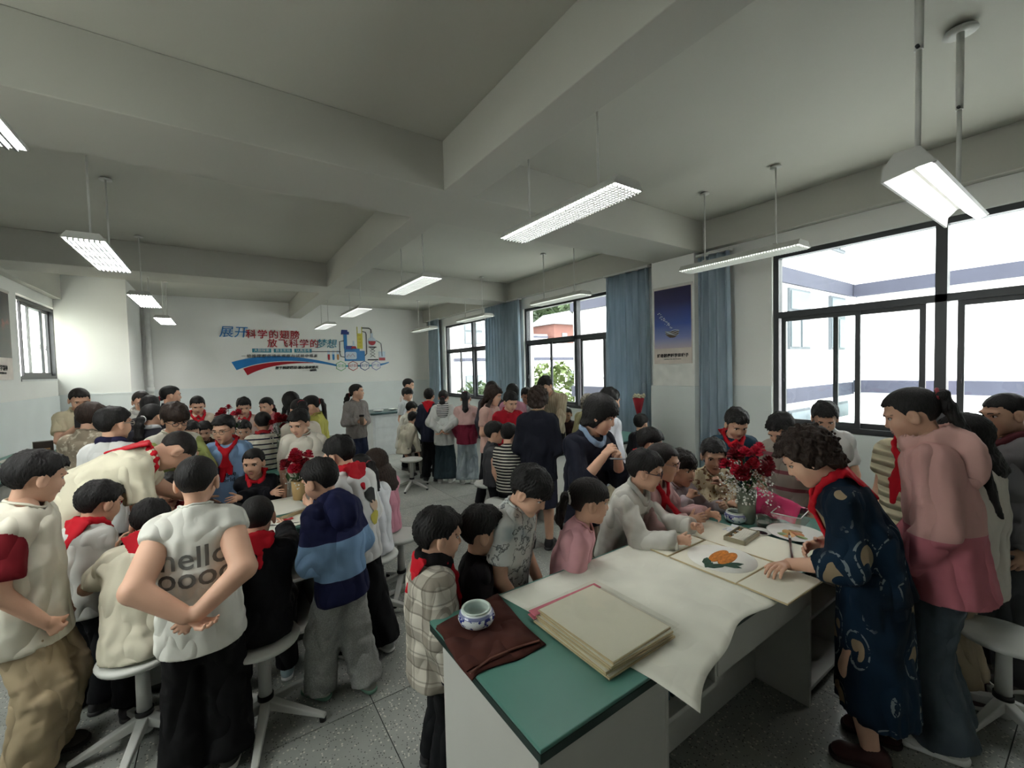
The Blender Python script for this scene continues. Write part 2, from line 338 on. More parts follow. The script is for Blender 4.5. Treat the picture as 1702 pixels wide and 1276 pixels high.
# ---- hair, same frame
def hair_sdf(style, seed):
    rs = np.random.RandomState(seed); ph = rs.rand(8) * 6.28
    inf = dict(short=.013, crop=.007, buzz=.004, bangs=.014, tied=.009, tiedbangs=.011, bob=.014, long=.015, curly=.022, mop=.018, wavy=.017).get(style, .012)
    front = dict(short=.060, crop=.060, buzz=.055, bangs=.028, tied=.064, tiedbangs=.030, bob=.024, long=.052, curly=.062, mop=.022, wavy=.050)[style]
    side = dict(short=.010, crop=.014, buzz=.018, bangs=.004, tied=.012, tiedbangs=.010, bob=-.078, long=-.080, curly=-.035, mop=-.010, wavy=-.06)[style]
    back = dict(short=-.074, crop=-.068, buzz=-.060, bangs=-.080, tied=-.072, tiedbangs=-.072, bob=-.100, long=-.11, curly=-.085, mop=-.085, wavy=-.11)[style]
    def fn(P):
        x, y, z = P[:, 0], P[:, 1], P[:, 2]
        top = inf + np.clip((z - .02) / .08, 0, 1) * (.006 if style in ('short', 'bangs', 'bob', 'mop') else .002)
        d = d_ell(P, (0, -.014, .028), (.074, .093, .077)) - top
        if style in ('bob', 'long', 'wavy', 'curly'): d = smin(d, d_fcap(P, (0, -.022, .02), (0, -.026, -.07), (.074, .080), (.074 if style != 'curly' else .08, .070), (1, 0, 0)) - inf * .7, .03)
        th = np.arctan2(np.abs(x), y + .02)
        strand = .0022 * np.sin(th * 34 + 5 * np.sin(z * 60 + ph[0]) + ph[1]) + .0016 * np.sin(np.arctan2(x, y) * 57 + z * 50 + ph[2])
        if style in ('curly', 'wavy'):
            k = 1.0 if style == 'curly' else .45
            strand = strand + k * (.012 * np.sin(x * 105 + ph[3]) * np.sin(y * 100 + ph[4]) * np.sin(z * 103 + ph[5]) + .007 * np.sin(x * 230 + ph[6]) * np.sin(y * 225 + ph[0]) * np.sin(z * 232 + ph[7]))
        if style in ('short', 'mop', 'bangs'): strand = strand + .0045 * np.sin(x * 75 + ph[3]) * np.sin(y * 70 + ph[4]) * np.clip(z / .06, 0, 1)
        if style in ('buzz', 'crop', 'tied'): strand = strand * .35
        d = d + strand
        s1 = np.clip((th - .55) / .75, 0, 1); s1 = s1 * s1 * (3 - 2 * s1)
        s2 = np.clip((th - 1.75) / .75, 0, 1); s2 = s2 * s2 * (3 - 2 * s2)
        zl = front + (side - front) * s1 + (back - side) * s2
        zl = zl + .0045 * np.sin(th * 46 + ph[5]) * (1 - s1) + .003 * np.sin(x * 240 + ph[6])
        if style in ('short', 'crop', 'buzz', 'bangs', 'tied', 'tiedbangs', 'mop'):      # sideburn before the ear
            zl = zl - .020 * np.exp(-((th - 1.18) / .12) ** 2)
            cut = -d_ell(np.abs(P) * np.array((1, 0, 0), F32) + P * np.array((0, 1, 1), F32), (.084, .002, -.010), (.020, .017, .026)); d = smax(d, cut, .004)
        d = smax(d, (zl - z) * .7, .005)
        if style in ('bob', 'long', 'wavy', 'curly'):                                   # the face stays clear
            d = smax(d, -d_ell(P, (0, .085, -.045 if style != 'bob' else -.05), (.056, .09, .088)), .006)
        if style == 'tied' or style == 'tiedbangs' : pass
        return d
    return fn
HAIRS = {}
def hair_template(style, seed, h):
    key = (style, seed % 3, h)
    if key not in HAIRS: HAIRS[key] = nets(hair_sdf(style, seed % 3), (-.135, -.15, -.135), (.135, .13, .15), h)
    return HAIRS[key]
def strand_mesh(pts, rads, h, seed=0, flat=.62, R=(1, 0, 0)):
    """a hanging lock of hair: a chain of flattened capsules with ripples"""
    pts = [np.asarray(p, float) for p in pts]; rs = np.random.RandomState(seed); ph = rs.rand(3) * 6
    def fn(P):
        d = None
        for i in range(len(pts) - 1):
            e = d_fcap(P, pts[i], pts[i + 1], (rads[i], rads[i] * flat), (rads[i + 1], rads[i + 1] * flat), R); d = e if d is None else smin(d, e, .015)
        return d + .0022 * np.sin(P[:, 0] * 330 + ph[0] + 3 * np.sin(P[:, 2] * 22)) + .0018 * np.sin(P[:, 1] * 310 + ph[1])
    A = np.array(pts); m = max(rads) + .01; return nets(fn, A.min(0) - m, A.max(0) + m, h)

# ---- hand, in its own frame: wrist at 0, fingers along +y, back of the hand +z, thumb on +x; adult size
def hand_sdf(pose):
    curl = dict(relaxed=(18, 26, 18), flat=(4, 5, 4), grip=(52, 62, 38), fist=(78, 88, 50), point=(40, 60, 40), cup=(30, 34, 22))[pose]
    def chain(base, ang0, yaw, lens, cs, r):
        p = V3(*base); pts = [p]; a = math.radians(ang0)
        for l, c in zip(lens, cs):
            a += math.radians(c); dr = V3(math.sin(yaw) * math.cos(a), math.cos(yaw) * math.cos(a), -math.sin(a)); p = p + l * dr; pts.append(p)
        return pts, r
    fs = []
    for i, (x, y, L) in enumerate(((.030, .088, .92), (.010, .093, 1.03), (-.011, .090, .96), (-.030, .082, .76))):
        c = curl if not (pose == 'point' and i == 0) else (5, 6, 5)
        c = tuple(k * (1 + .08 * i) for k in c)
        fs.append(chain((x, y, 0), 0, .06 * (1.4 - i), (.040 * L, .026 * L, .022 * L), c, (.0095, .0088, .0080, .0066)))
    t0 = 25 if pose in ('fist', 'grip') else 8
    th = chain((.028, .024, -.006), t0, .75 if pose in ('flat', 'relaxed', 'cup') else .42, (.034, .030, .024), (4, 12 if pose != 'fist' else 24, 14), (.0125, .0108, .0098, .0078))
    def fn(P):
        d = d_fcap(P, (.004, .018, 0), (0, .080, .001), (.026, .014), (.036, .0125), (1, 0, 0))
        d = smin(d, d_cap(P, (.0, -.03, 0), (.0, .02, 0), .024, .023), .02)
        d = smin(d, d_ell(P, (.022, .030, -.008), (.016, .028, .014)), .012)
        for pts, r in fs + [th]:
            e = None
            for i in range(3):
                k = d_cap(P, pts[i], pts[i + 1], r[i], r[i + 1]); e = k if e is None else smin(e, k, .003)
            d = smin(d, e, .006)
        return d
    return fn
HANDS = {}
def hand_template(pose, h):
    if (pose, h) not in HANDS:
        v, q = nets(hand_sdf(pose), (-.055, -.035, -.095), (.105, .20, .03), h); HANDS[pose, h] = (v, q)
    return HANDS[pose, h]

# ---- shoe: y forward, z up, ankle above the origin, for a foot .24 long
def shoe_sdf(P):
    d = d_fcap(P, (0, -.035, .045), (0, .10, .036), (.036, .040), (.043, .028), (1, 0, 0))
    d = smin(d, d_fcap(P, (0, .10, .034), (0, .128, .032), (.042, .026), (.036, .020), (1, 0, 0)), .02)
    d = smin(d, d_cap(P, (0, -.012, .05), (0, -.008, .10), .039, .040), .035)
    d = smax(d, P[:, 2] - .098 - P[:, 1] * .1, .006)
    d = smax(d, .018 - P[:, 2], .003)
    return d
def sole_sdf(P):
    d = d_fcap(P, (0, -.040, .018), (0, .118, .016), (.041, .040), (.047, .040), (1, 0, 0))
    d = smax(d, P[:, 2] - .028, .004); return smax(d, .001 - P[:, 2], .003)
SHOES = {}
def shoe_template(h):
    if h not in SHOES: SHOES[h] = (nets(shoe_sdf, (-.06, -.10, 0), (.06, .17, .115), h), nets(sole_sdf, (-.06, -.10, -.002), (.06, .18, .04), min(h, .008)))
    return SHOES[h]

def rot(yaw=0, pitch=0, roll=0):
    """yaw: clockwise seen from above (to the right), pitch: forward and down, roll: to the right"""
    a, b, c = -math.radians(yaw), -math.radians(pitch), math.radians(roll)
    Rz = np.array([[math.cos(a), -math.sin(a), 0], [math.sin(a), math.cos(a), 0], [0, 0, 1]])
    Rx = np.array([[1, 0, 0], [0, math.cos(b), -math.sin(b)], [0, math.sin(b), math.cos(b)]])
    Ry = np.array([[math.cos(c), 0, math.sin(c)], [0, 1, 0], [-math.sin(c), 0, math.cos(c)]])
    return Rz @ Rx @ Ry
def skeleton(s, H):
    """joints of one person in metres, own frame: x right, y forward, root on the floor under the hips"""
    hl = s['hl']; J = {}; sit = s.get('sit'); lean = math.radians(s.get('lean', 0)); side = math.radians(s.get('side', 0))
    hip = .505 * H if not sit else sit + .085
    if s.get('crouch'): hip -= s['crouch']
    Ls = H - 1.03 * hl - .505 * H
    dr = lambda a, b: unit(V3(math.sin(b), math.sin(a) * math.cos(b), math.cos(a) * math.cos(b)))
    P0 = V3(0, 0, hip); t0 = dr(lean * .65, side * .6); t1 = dr(lean * 1.2, side * 1.2); M = P0 + .45 * Ls * t0; N = M + .55 * Ls * t1
    nk = dr(math.radians(s.get('neck', math.degrees(lean) * .75 + 8)), side * .5); Hr = rot(s.get('hturn', s['turn']) - s['turn'], s.get('nod', 8), s.get('tilt', 0))
    hc = N + nk * .07 * hl + (Hr @ V3(0, .026, .095)) * (hl / .21)
    tw = math.radians(s.get('twist', 0)); Rv = unit(np.cross(V3(math.sin(tw), math.cos(tw), 0), t1)); Fv = np.cross(t1, Rv)
    R0 = V3(1, 0, 0); F0 = np.cross(t0, R0)
    J.update(H=H, hl=hl, hip=P0, mid=M, neck=N, head=hc, t0=t0, t1=t1, R=Rv, F=Fv, R0=R0, F0=F0)
    sw = s.get('sw', .080) * H; S = N - t1 * .056 * H
    for k, sg in (('L', -1), ('R', 1)):
        sh = S + Rv * sg * sw; J['sh' + k] = sh
        L1, L2 = .172 * H, .150 * H; arm = s.get('arm' + k, 'down')
        if arm == 'down': T = sh + V3(sg * .045, .02, -.96 * (L1 + L2)); T = T + F0 * .03
        elif arm == 'fwd': T = sh + V3(sg * .01, .10, -.90 * (L1 + L2))
        elif arm == 'back': T = P0 + t0 * .075 * H - F0 * .135 * H * s.get('fat', 1) + R0 * sg * .012 * H
        elif arm == 'phone': T = N - t1 * .10 * H + Fv * .20 * H + Rv * sg * .035 * H
        elif arm == 'chin': T = hc + V3(sg * .03, .04, -.155) + Fv * .055
        elif arm == 'belly': T = P0 + t0 * .12 * H + F0 * .115 * H + R0 * sg * .03 * H
        else: T = np.asarray(arm, float)
        pole = np.asarray(s.get('pole' + k, (sg * .5, -.45, -.75) if arm != 'back' else (sg * 1.0, -.35, .05)), float)
        v = T - sh; D = np.linalg.norm(v); Dm = min(D, .985 * (L1 + L2)); u = v / D; W = sh + u * Dm
        a = (L1 * L1 - L2 * L2 + Dm * Dm) / (2 * Dm); hh = math.sqrt(max(L1 * L1 - a * a, 1e-6)); pp = unit(pole - u * (u @ pole))
        J['el' + k] = sh + u * a + pp * hh; J['wr' + k] = W
    st = s.get('stance', ((-.058 * H, 0), (.058 * H, 0)))
    for k, sg, fo in (('L', -1, st[0]), ('R', 1, st[1])):
        h = P0 + V3(sg * .043 * H, 0, -.01 * H); J['hp' + k] = h; tl, sl = .235 * H, .225 * H
        if sit:
            spread = s.get('spread', .10); kn = h + unit(V3(sg * spread * 2.2, 1, -.06)) * tl; J['kn' + k] = kn
            fz = s.get('footz', .06 * H); an = V3(kn[0] * 1.0, kn[1] + s.get('footy', .02), fz + .0); J['an' + k] = an
        else:
            an = V3(fo[0], fo[1], .045 * H); v = an - h; D = min(np.linalg.norm(v), .998 * (tl + sl)); u = unit(v); an = h + u * D
            a = (tl * tl - sl * sl + D * D) / (2 * D); hh = math.sqrt(max(tl * tl - a * a, 1e-6)); pp = unit(V3(0, 1, 0) - u * u[1]); J['kn' + k] = h + u * a + pp * hh; J['an' + k] = an
    return J
def folds(P, seed, amp):
    rs = np.random.RandomState(seed); d = 0
    for i in range(6):
        k = rs.normal(size=3) * np.array((20, 20, 13)); x = np.sin(P @ k.astype(F32) + rs.rand() * 6 + 1.6 * np.sin(P[:, (i % 3)] * (13 + 5 * i) + rs.rand() * 6)); d = d + (1 - 2 * np.sqrt(np.abs(x) + .02)) * (.6 if i < 4 else 1)
    return (d * amp * .42).astype(F32)

def person(s):
    src = s
    hl = s['hl']; tx, ty, tz = s['head']; bearing = math.degrees(math.atan2(tx, ty)); yaw = bearing + s['turn']
    H = s.get('H', 1.4)
    if 'H' not in s:
        s0 = {k: v for k, v in s.items() if not (k in ('armL', 'armR') and isinstance(v, tuple))}
        for _ in range(8): J = skeleton(s0, H); H = min(max(H + (tz - J['head'][2]) * 1.1, .95), 1.85)
    Rw = rot(yaw); wa = {k: s[k] for k in ('armL', 'armR') if isinstance(s.get(k), tuple) and s[k][0] == 'w'}
    if wa:
        s = dict(s); [s.__setitem__(k, 'down') for k in wa]; off = Rw @ skeleton(s, H)['head']
        for k, v in wa.items(): s[k] = tuple(Rw.T @ (V3(*v[1:]) - V3(tx - off[0], ty - off[1], 0)))
    J = skeleton(s, H); off = Rw @ J['head']
    root = bpy.data.objects.new('person', None); COL.objects.link(root)
    bx, by = tx - off[0], ty - off[1]; root.location = (bx, by, 0); root.rotation_euler = (0, 0, -math.radians(yaw))
    root['label'] = s['label']; root['category'] = 'person'
    if s.get('group'): root['group'] = s['group']
    dist = math.hypot(tx, ty); near = dist < 2.7; hq = .0045 if near else (.0062 if dist < 4 else .0085); bq_ = .0115 if near else (.0145 if dist < 4 else .019)
    hsc = hl / .21; fat = s.get('fat', 1.0); seed = s.get('seed', int(abs(tx) * 997 + ty * 131)); child = hl < .225; sit = s.get('sit')
    N, M, P0, t0, t1, R, Fv, R0, F0 = (J[k] for k in ('neck', 'mid', 'hip', 't0', 't1', 'R', 'F', 'R0', 'F0'))
    Hr = rot(s.get('hturn', s['turn']) - s['turn'], s.get('nod', 8), s.get('tilt', 0)); hc = J['head']
    to_body = lambda v: (v * (V3(.93, .95, 1) * hsc)) @ Hr.T + hc
    # body: head, neck, arms, hands and the figure under the clothes
    hv, hq_, hm = head_template(child, hq); parts = [(to_body(hv), hq_, hm)]
    cw, cd, pw, pd = .085 * H * fat, .061 * H * fat, .084 * H * fat, .064 * H * fat
    def torso(P, o=0.0, hem=0.0, wide=0.0):
        d = d_fcap(P, P0 - t0 * hem, M, (pw + o + wide, pd + o + wide), (cw * .93 + o, cd * .98 + o), R0)
        d = smin(d, d_fcap(P, M, N - t1 * .085 * H, (cw * .95 + o, cd * 1.0 + o), (cw + o, cd * .93 + o), R), .04)
        d = smin(d, d_cap(P, J['shL'], J['shR'], .034 * H + o * .6, .034 * H + o * .6), .05)
        return smin(d, d_cap(P, N - t1 * .060 * H, N - t1 * .012 * H, .052 * H + o * .6, .040 * H + o * .3), .04)
    ra = s.get('arm_r', 1.0) * (fat * .5 + .5)
    chin_low = to_body(np.array([[0, -.028, -.075]]))[0]
    def arms(P):
        d = d_cap(P, N - t1 * .03 * H, chin_low, .034 * H, .037 * hsc)
        for k in 'LR':
            d = np.minimum(d, smin(d_cap(P, J['sh' + k], J['el' + k], .033 * H * ra, .026 * H * ra), d_cap(P, J['el' + k], J['wr' + k], .0265 * H * ra, .0175 * H * ra), .012))
        return d
    def legs(P):
        d = None
        for k in 'LR':
            e = smin(d_cap(P, J['hp' + k], J['kn' + k], .050 * H * fat, .036 * H * fat), d_cap(P, J['kn' + k], J['an' + k], .035 * H * fat, .023 * H), .02); d = e if d is None else np.minimum(d, e)
        return d
    def body_fn(P): return np.minimum(smin(torso(P, -.018), arms(P), .015), legs(P))
    allp = np.array([J[k + e] for k in ('sh', 'el', 'wr', 'hp', 'kn', 'an') for e in 'LR'] + [P0, M, N])
    lo, hi = allp.min(0) - .13 * fat, allp.max(0) + .13 * fat; hi[2] = max(N[2] + .07, allp[:, 2].max() + .06); lo[2] = min(J['anL'][2], J['anR'][2]) - .03
    v, q = nets(body_fn, lo, hi, bq_); parts.append((v, q, np.zeros(len(q), int)))
    for k, sg in (('L', -1), ('R', 1)):
        pose = s.get('hand' + k, s.get('hand', 'relaxed')); v, q = hand_template(pose, .0045 if near else .007)
        y = unit(J['wr' + k] - J['el' + k]) if s.get('hdir' + k) is None else unit(Rw.T @ V3(*s['hdir' + k]))
        zz = np.asarray(s.get('hup' + k, (sg * 1.0, .1, .25)), float); z = unit(zz - y * (y @ zz)); x = np.cross(y, z)
        B = np.stack([x, y, z], 1)
        sc = (.098 * H) / .178
        if np.dot(x, R0) * sg > 0 if s.get('thumb' + k) is None else s['thumb' + k]: v = v * V3(-1, 1, 1); q = q[:, ::-1]
        parts.append(((v * sc) @ B.T + J['wr' + k] - y * .004, q, np.zeros(len(q), int)))
    Vs, Qs, Ms, o = [], [], [], 0
    for v, q, m in parts: Vs.append(v); Qs.append(np.where(q < 0, -1, q + o)); Ms.append(m); o += len(v)
    mesh_part('body', np.concatenate(Vs), np.concatenate(Qs), skin_mats(s), root, np.concatenate(Ms))
    # hair
    hs = s.get('hair', 'short'); hmat = hair_mat(s.get('haircol', 'black'))
    if hs:
        v, q = hair_template(hs, seed, max(hq, .005)); hair = mesh_part('hair', to_body(v), q, hmat, root)
        tail = s.get('tail')
        if tail:                                              # tied-back hair: start, length, thickness; it hangs down from the head
            kind, L, th = tail; hl0 = max(hq, .006); c0 = to_body(np.array([[0, -.098, .045 if kind == 'high' else .005 if kind == 'mid' else -.045]]))[0]; bk = Hr @ V3(0, -1, 0)
            bk = unit(bk * V3(1, 1, .3)); p1 = c0 + bk * .030 + V3(0, 0, .012); p2 = c0 + bk * .052 + V3(0, 0, -.05)
            p3 = p2 + V3(0, 0, -L * .5) + bk * s.get('tailout', .012); p4 = p2 + V3(0, 0, -L) + bk * s.get('tailout', .0) * 1.6
            if s.get('tailto') is not None: p4 = np.asarray(s['tailto'], float); p3 = (p2 + p4) / 2 + bk * .03
            v, q = strand_mesh([c0 - bk * .01, p1, p2, p3, p4], [th * .75, th * .9, th * 1.05, th, th * .35], hl0, seed); mesh_part('ponytail', v, q, hmat, root)
            v, q = tube([c0 + bk * .012 + V3(0, 0, .006) + (math.cos(a) * V3(*np.cross(bk, V3(0, 0, 1))) + math.sin(a) * V3(0, 0, 1)) * th * .85 for a in np.linspace(0, 6.283, 10)[:-1]], .007, 6, True)
            mesh_part('hair_tie', v, q, plain(s.get('tiecol', (.25, .02, .03))), root)
        if hs in ('long', 'wavy') or s.get('locks'):
            Lk = s.get('locks', .22); hl0 = max(hq, .007); Hh = lambda x, y, z: to_body(np.array([[x, y, z]]))[0]
            for sg in (-1, 1):
                a = Hh(sg * .068, .0, -.05); b = Hh(sg * .085, -.02, -.12); c = b + V3(0, .02, -Lk * .6) + Fv * .02; e = b + V3(0, .02, -Lk) + Fv * .03
                v, q = strand_mesh([a, b, c, e], [.026, .032, .03, .012], hl0, seed + sg, .8); mesh_part('lock_of_hair', v, q, hmat, root)
            a = Hh(0, -.085, -.04); b = Hh(0, -.095, -.11); c = b + V3(0, -.02, -Lk * .5); e = c + V3(0, 0, -Lk * .5)
            v, q = strand_mesh([a, b, c, e], [.06, .075, .08, .04], hl0, seed, .45); mesh_part('lock_of_hair', v, q, hmat, root)
    # trousers, skirt or dress hang
    p = s.get('legs')
    if p:
        kind = p.get('cut', 'straight'); kk, ha = dict(slim=(.042, .034), straight=(.046, .043), wide=(.056, .066), baggy=(.060, .056), shorts=(.066, .075), skirt=(.09, .12))[kind]
        ends = {}
        def trousers(P):
            d = d_fcap(P, P0 - t0 * .01, P0 + t0 * .055 * H, (pw + .004, pd + .006), (pw * .96 + .002, pd + .002), R0)
            lg = None
            for k in 'LR':
                kn, an, hp = J['kn' + k], J['an' + k], J['hp' + k]
                e = smin(d_cap(P, hp, kn, (.049 * fat) * H, kk * H * (.4 + .6 * fat)), d_cap(P, kn, an, kk * H * (.4 + .6 * fat), ha * H), .03)
                if kind == 'shorts':
                    e = d_cap(P, hp, kn, .066 * fat * H, kk * H * fat); e = smax(e, d_plane(P, hp + (kn - hp) * .85, kn - hp), .01)
                else: e = smax(e, d_plane(P, an + unit(kn - an) * p.get('hem', .0), an - kn), .01)
                lg = e if lg is None else smin(lg, e, .012)
            d = smin(d, lg, .03)
            return smax(d, d_plane(P, P0 + t0 * .085 * H, t0), .01) + folds(P, seed + 3, p.get('fold', .006))
        lo2 = np.array([J[k + e] for k in ('hp', 'kn', 'an') for e in 'LR'] + [P0]); m = .12 * H * fat
        if kind == 'skirt':
            hz = p.get('hem', .3); fn = lambda P: smax(d_fcap(P, P0 + t0 * .06 * H, V3(p.get('dx', 0), p.get('dy', 0), hz - .1), (pw + .012, pd + .012), (p.get('w', .16), p.get('w', .16) * .75), R0), hz - P[:, 2], .008) + folds(P * np.array((1.6, 1.6, .25), F32), seed + 3, .010)
            v, q = nets(lambda P: smax(fn(P), d_plane(P, P0 + t0 * .085 * H, t0), .01), (-.3, -.3 + min(0, p.get('dy', 0)), hz - .02), (.3, .3 + max(0, p.get('dy', 0)), P0[2] + .15), bq_); nm = 'skirt'
        else: v, q = nets(trousers, lo2.min(0) - m, lo2.max(0) + m, bq_); nm = 'shorts' if kind == 'shorts' else 'trousers'
        mesh_part(nm, v, q, p['mat'], root)
    # upper garment
    c = s['top']; o = c.get('loose', .016) * .85; hem = c.get('hem', .05) * H; sl = c.get('sleeve', 'short'); amp = c.get('fold', .0055)
    def sleeve(P, k, extra=0.0):
        sh, el, wr = J['sh' + k], J['el' + k], J['wr' + k]; r0 = .0315 * H * (.6 + .4 * fat) + o * .6 + extra; re = c.get('cuff', .030) * H * (.6 + .4 * fat) + o * .7 + extra
        if sl == 'none': return None
        if sl == 'cap': return smax(d_cap(P, sh, el, r0 * 1.12, re), d_plane(P, sh + (el - sh) * .22, el - sh), .006)
        if sl == 'short': return smax(d_cap(P, sh, el, r0, re * 1.12), d_plane(P, sh + (el - sh) * c.get('cut', .68), el - sh), .006)
        f = 1.0 if sl == 'long' else .5
        e = d_cap(P, el, wr, re, (c.get('wrist', .028) * H + o * .5)); e = smax(e, d_plane(P, el + (wr - el) * (c.get('reach', .97) if f == 1 else .45), wr - el), .006)
        return smin(d_cap(P, sh, el, r0, re), e, .02)
    split = c.get('sleeve_mat')
    def top_fn(P, with_sleeves=True):
        d = torso(P, o, hem, c.get('flare', .007))
        if with_sleeves:
            for k in 'LR':
                e = sleeve(P, k)
                if e is not None: d = smin(d, e, .03)
        d = d + folds(P, seed, amp)
        d = smax(d, d_plane(P, P0 - t0 * hem, -t0), .008)
        if sit: d = smax(d, sit + .012 - P[:, 2], .008)
        vn = d_cap(P, N - t1 * .022 * H + Fv * .016, N + t1 * .08 * H + Fv * .02, .037 * H, .046 * H)
        return smax(d, -vn, .006)
    tp = np.array([J[k + e] for k in ('sh', 'el') + (('wr',) if sl in ('long', 'half') else ()) for e in 'LR'] + [P0 - t0 * (hem + .02), M, N]); mm = .105 * H * fat + o + c.get('flare', .007)
    lo3, hi3 = tp.min(0) - mm, tp.max(0) + mm; hi3[2] = max(N[2] + .04, tp[:, 2].max() + .07)
    v, q = nets(lambda P: top_fn(P, not split), lo3, hi3, bq_ if near else bq_ * .9); shirt = mesh_part(c.get('name', 'shirt'), v, q, c['mat'], root)
    s['_shirt'] = shirt
    if split:
        for k in 'LR':
            tp2 = np.array([J['sh' + k], J['el' + k]] + ([J['wr' + k]] if sl in ('long', 'half') else []))
            v, q = nets(lambda P: sleeve(P, k, .004) + folds(P, seed, amp), tp2.min(0) - .09 * H, tp2.max(0) + .09 * H, bq_); mesh_part('sleeve', v, q, split, shirt)
    def on_front(x, dz, dirn=1, lift=.004):
        """a point on the garment's surface, dz below the neck base, x to the side"""
        ys = np.linspace(0, .30, 90, dtype=F32); base = N + t1 * -dz + R * x; P = (base[None] + dirn * ys[:, None] * Fv[None]).astype(F32); f = top_fn(P); k = np.where(f < 0)[0]
        y = float(ys[k[-1]]) + lift if len(k) else .05; return base + dirn * Fv * y
    def out_at(a, rad, lift):
        dn = R * math.sin(a) + Fv * math.cos(a); base = N + Fv * .010 + dn * rad; ys = np.linspace(.05 * H, -.13 * H, 90, dtype=F32); f = top_fn((base[None] + ys[:, None] * t1[None]).astype(F32)); k = np.where(f < 0)[0]
        return base + t1 * ((float(ys[k[0]]) if len(k) else -.03 * H) + lift) + dn * lift * .5
    def ring(tubr, r0, r1, mat, name, flat=1.0, lift=.002):
        pts = [out_at(a, (r0 + (r1 - r0) * max(0, math.cos(a)) ** 2) * H, lift) for a in np.linspace(0, 2 * math.pi, 19)[:-1]]
        v, q = tube(pts, tubr, 8, True, flat, R=t1); return mesh_part(name, v, q, mat, root)
    if c.get('collar'): ring(c.get('collar_r', .014) * H, .047, .064, c['collar'], 'collar', .55, c.get('collar_r', .014) * .5 - .005)
    elif not s.get('scarf'): ring(.0060, .0425, .046, c.get('rib', c['mat']), 'neckband', 1.0, -.001)
    if c.get('cuffs') and sl == 'long':
        for k in 'LR':
            a, b = J['el' + k] + (J['wr' + k] - J['el' + k]) * .90, J['el' + k] + (J['wr' + k] - J['el' + k]) * 1.0; v, q = tube([a, (a + b) / 2, b], [c.get('wrist', .028) * H + o * .75] * 3, 12); mesh_part('cuff', v, q, c['cuffs'], root)
    if c.get('hood'):
        ctr = N - Fv * (.066 * H) - t1 * .060 * H; fn = lambda P: smax(d_fcap(P, ctr - R * .026 * H, ctr + R * .026 * H, (.070 * H, .036 * H), (.070 * H, .036 * H), t1), -d_cap(P, N - t1 * .03, N + t1 * .1 + Fv * .01, .048 * H, .055 * H), .01) + folds(P, seed + 9, .006)
        fn2 = lambda P: smin(fn(P), smax(d_cap(P, N - t1 * .012 * H - Fv * .01, N - t1 * .010 * H + Fv * .02, .064 * H, .058 * H), -d_cap(P, N - t1 * .03 + Fv * .015, N + t1 * .1 + Fv * .02, .046 * H, .055 * H), .008), .03)
        v, q = nets(fn2, ctr - .16 * H, ctr + V3(.16, .26, .16) * H, bq_ * .8); mesh_part('hood', v, q, c['hood'], root)
    if s.get('scarf'):
        sm = s['scarf'] if s['scarf'] is not True else RED
        K = on_front(0, .075 * H, 1, .010); nk_ = [out_at(2 * math.pi * i / 14, (.047 + .022 * max(0, math.cos(2 * math.pi * i / 14)) ** 2) * H, .006) for i in range(15)]
        def scarf(P):
            d = None
            for i in range(14):
                w = .011 + .008 * (.5 - .5 * math.cos(2 * math.pi * (i + .5) / 14)); e = d_fcap(P, nk_[i], nk_[i + 1], (w, .009), (w, .009), t1); d = e if d is None else smin(d, e, .01)
            for i_ in (1, 2, 12, 13): d = smin(d, d_fcap(P, nk_[i_], K, (.014, .009), (.012, .009), t1), .008)
            d = smin(d, d_ell(P, K, (.019, .015, .018)), .008)
            for sg in (-1, 1):
                p2, p3 = on_front(sg * .018, .14 * H, 1, .007), on_front(sg * .030, (.205 + .02 * sg) * H, 1, .006)
                d = smin(d, smin(d_fcap(P, K, p2, (.011, .008), (.026, .008), R), d_fcap(P, p2, p3, (.026, .008), (.012, .007), R), .006), .006)
            b1, b2 = nk_[7], on_front(0, .085 * H, -1, .004)
            d = smin(d, d_fcap(P, b1, b2, (.055 * H, .009), (.008, .008), R), .012)
            return d + folds(P, seed + 5, .002)
        v, q = nets(scarf, N - .30 * H * V3(.55, .55, 1), N + V3(.17, .19, .06) * H, .0062 if dist < 4.5 else .009); mesh_part('neckerchief', v, q, sm, root)
    if s.get('glasses'):
        gm = plain(s['glasses'] if s['glasses'] is not True else (.03, .03, .035), .3); gp = []
        for sg in (-1, 1):
            ringp = [to_body(np.array([[sg * .031 + math.cos(a) * .021, .0925 - abs(math.cos(a)) * .002, .004 + math.sin(a) * .016]]))[0] for a in np.linspace(0, 6.283, 13)[:-1]]
            gp.append((*tube(ringp, .0023 * hsc, 5, True), 0)); gp.append((*tube([to_body(np.array([[sg * x, y, .008]]))[0] for x, y in ((.052, .090), (.072, .062), (.083, .0))], .0023 * hsc, 5), 0))
        gp.append((*tube([to_body(np.array([[x, .094, .008]]))[0] for x in (-.010, 0, .010)], .0016 * hsc, 5), 0)); v, q, m = join(gp); mesh_part('glasses', v, q, gm, root)
    sh = s.get('shoes')
    if sh:
        fl = .152 * H / .24; (v, q), (v2, q2) = shoe_template(.007 if near else .011)
        for k, sg in (('L', -1), ('R', 1)):
            an = J['an' + k]; B = rot(sg * 8 + s.get('toe' + k, 0)); base = V3(an[0], an[1], max(0.001, an[2] - .065 * H) if sit else .001)
            b = mesh_part('shoe', (v * fl) @ B.T + base, q, sh[0], root); mesh_part('sole', (v2 * fl) @ B.T + base, q2, sh[1], b)
    src.update(_root=root, _J=J, _H=H, _world=lambda p: Rw @ np.asarray(p, float) + V3(bx, by, 0), _base=(bx, by), _Rw=Rw, _shirt=shirt)
    return root
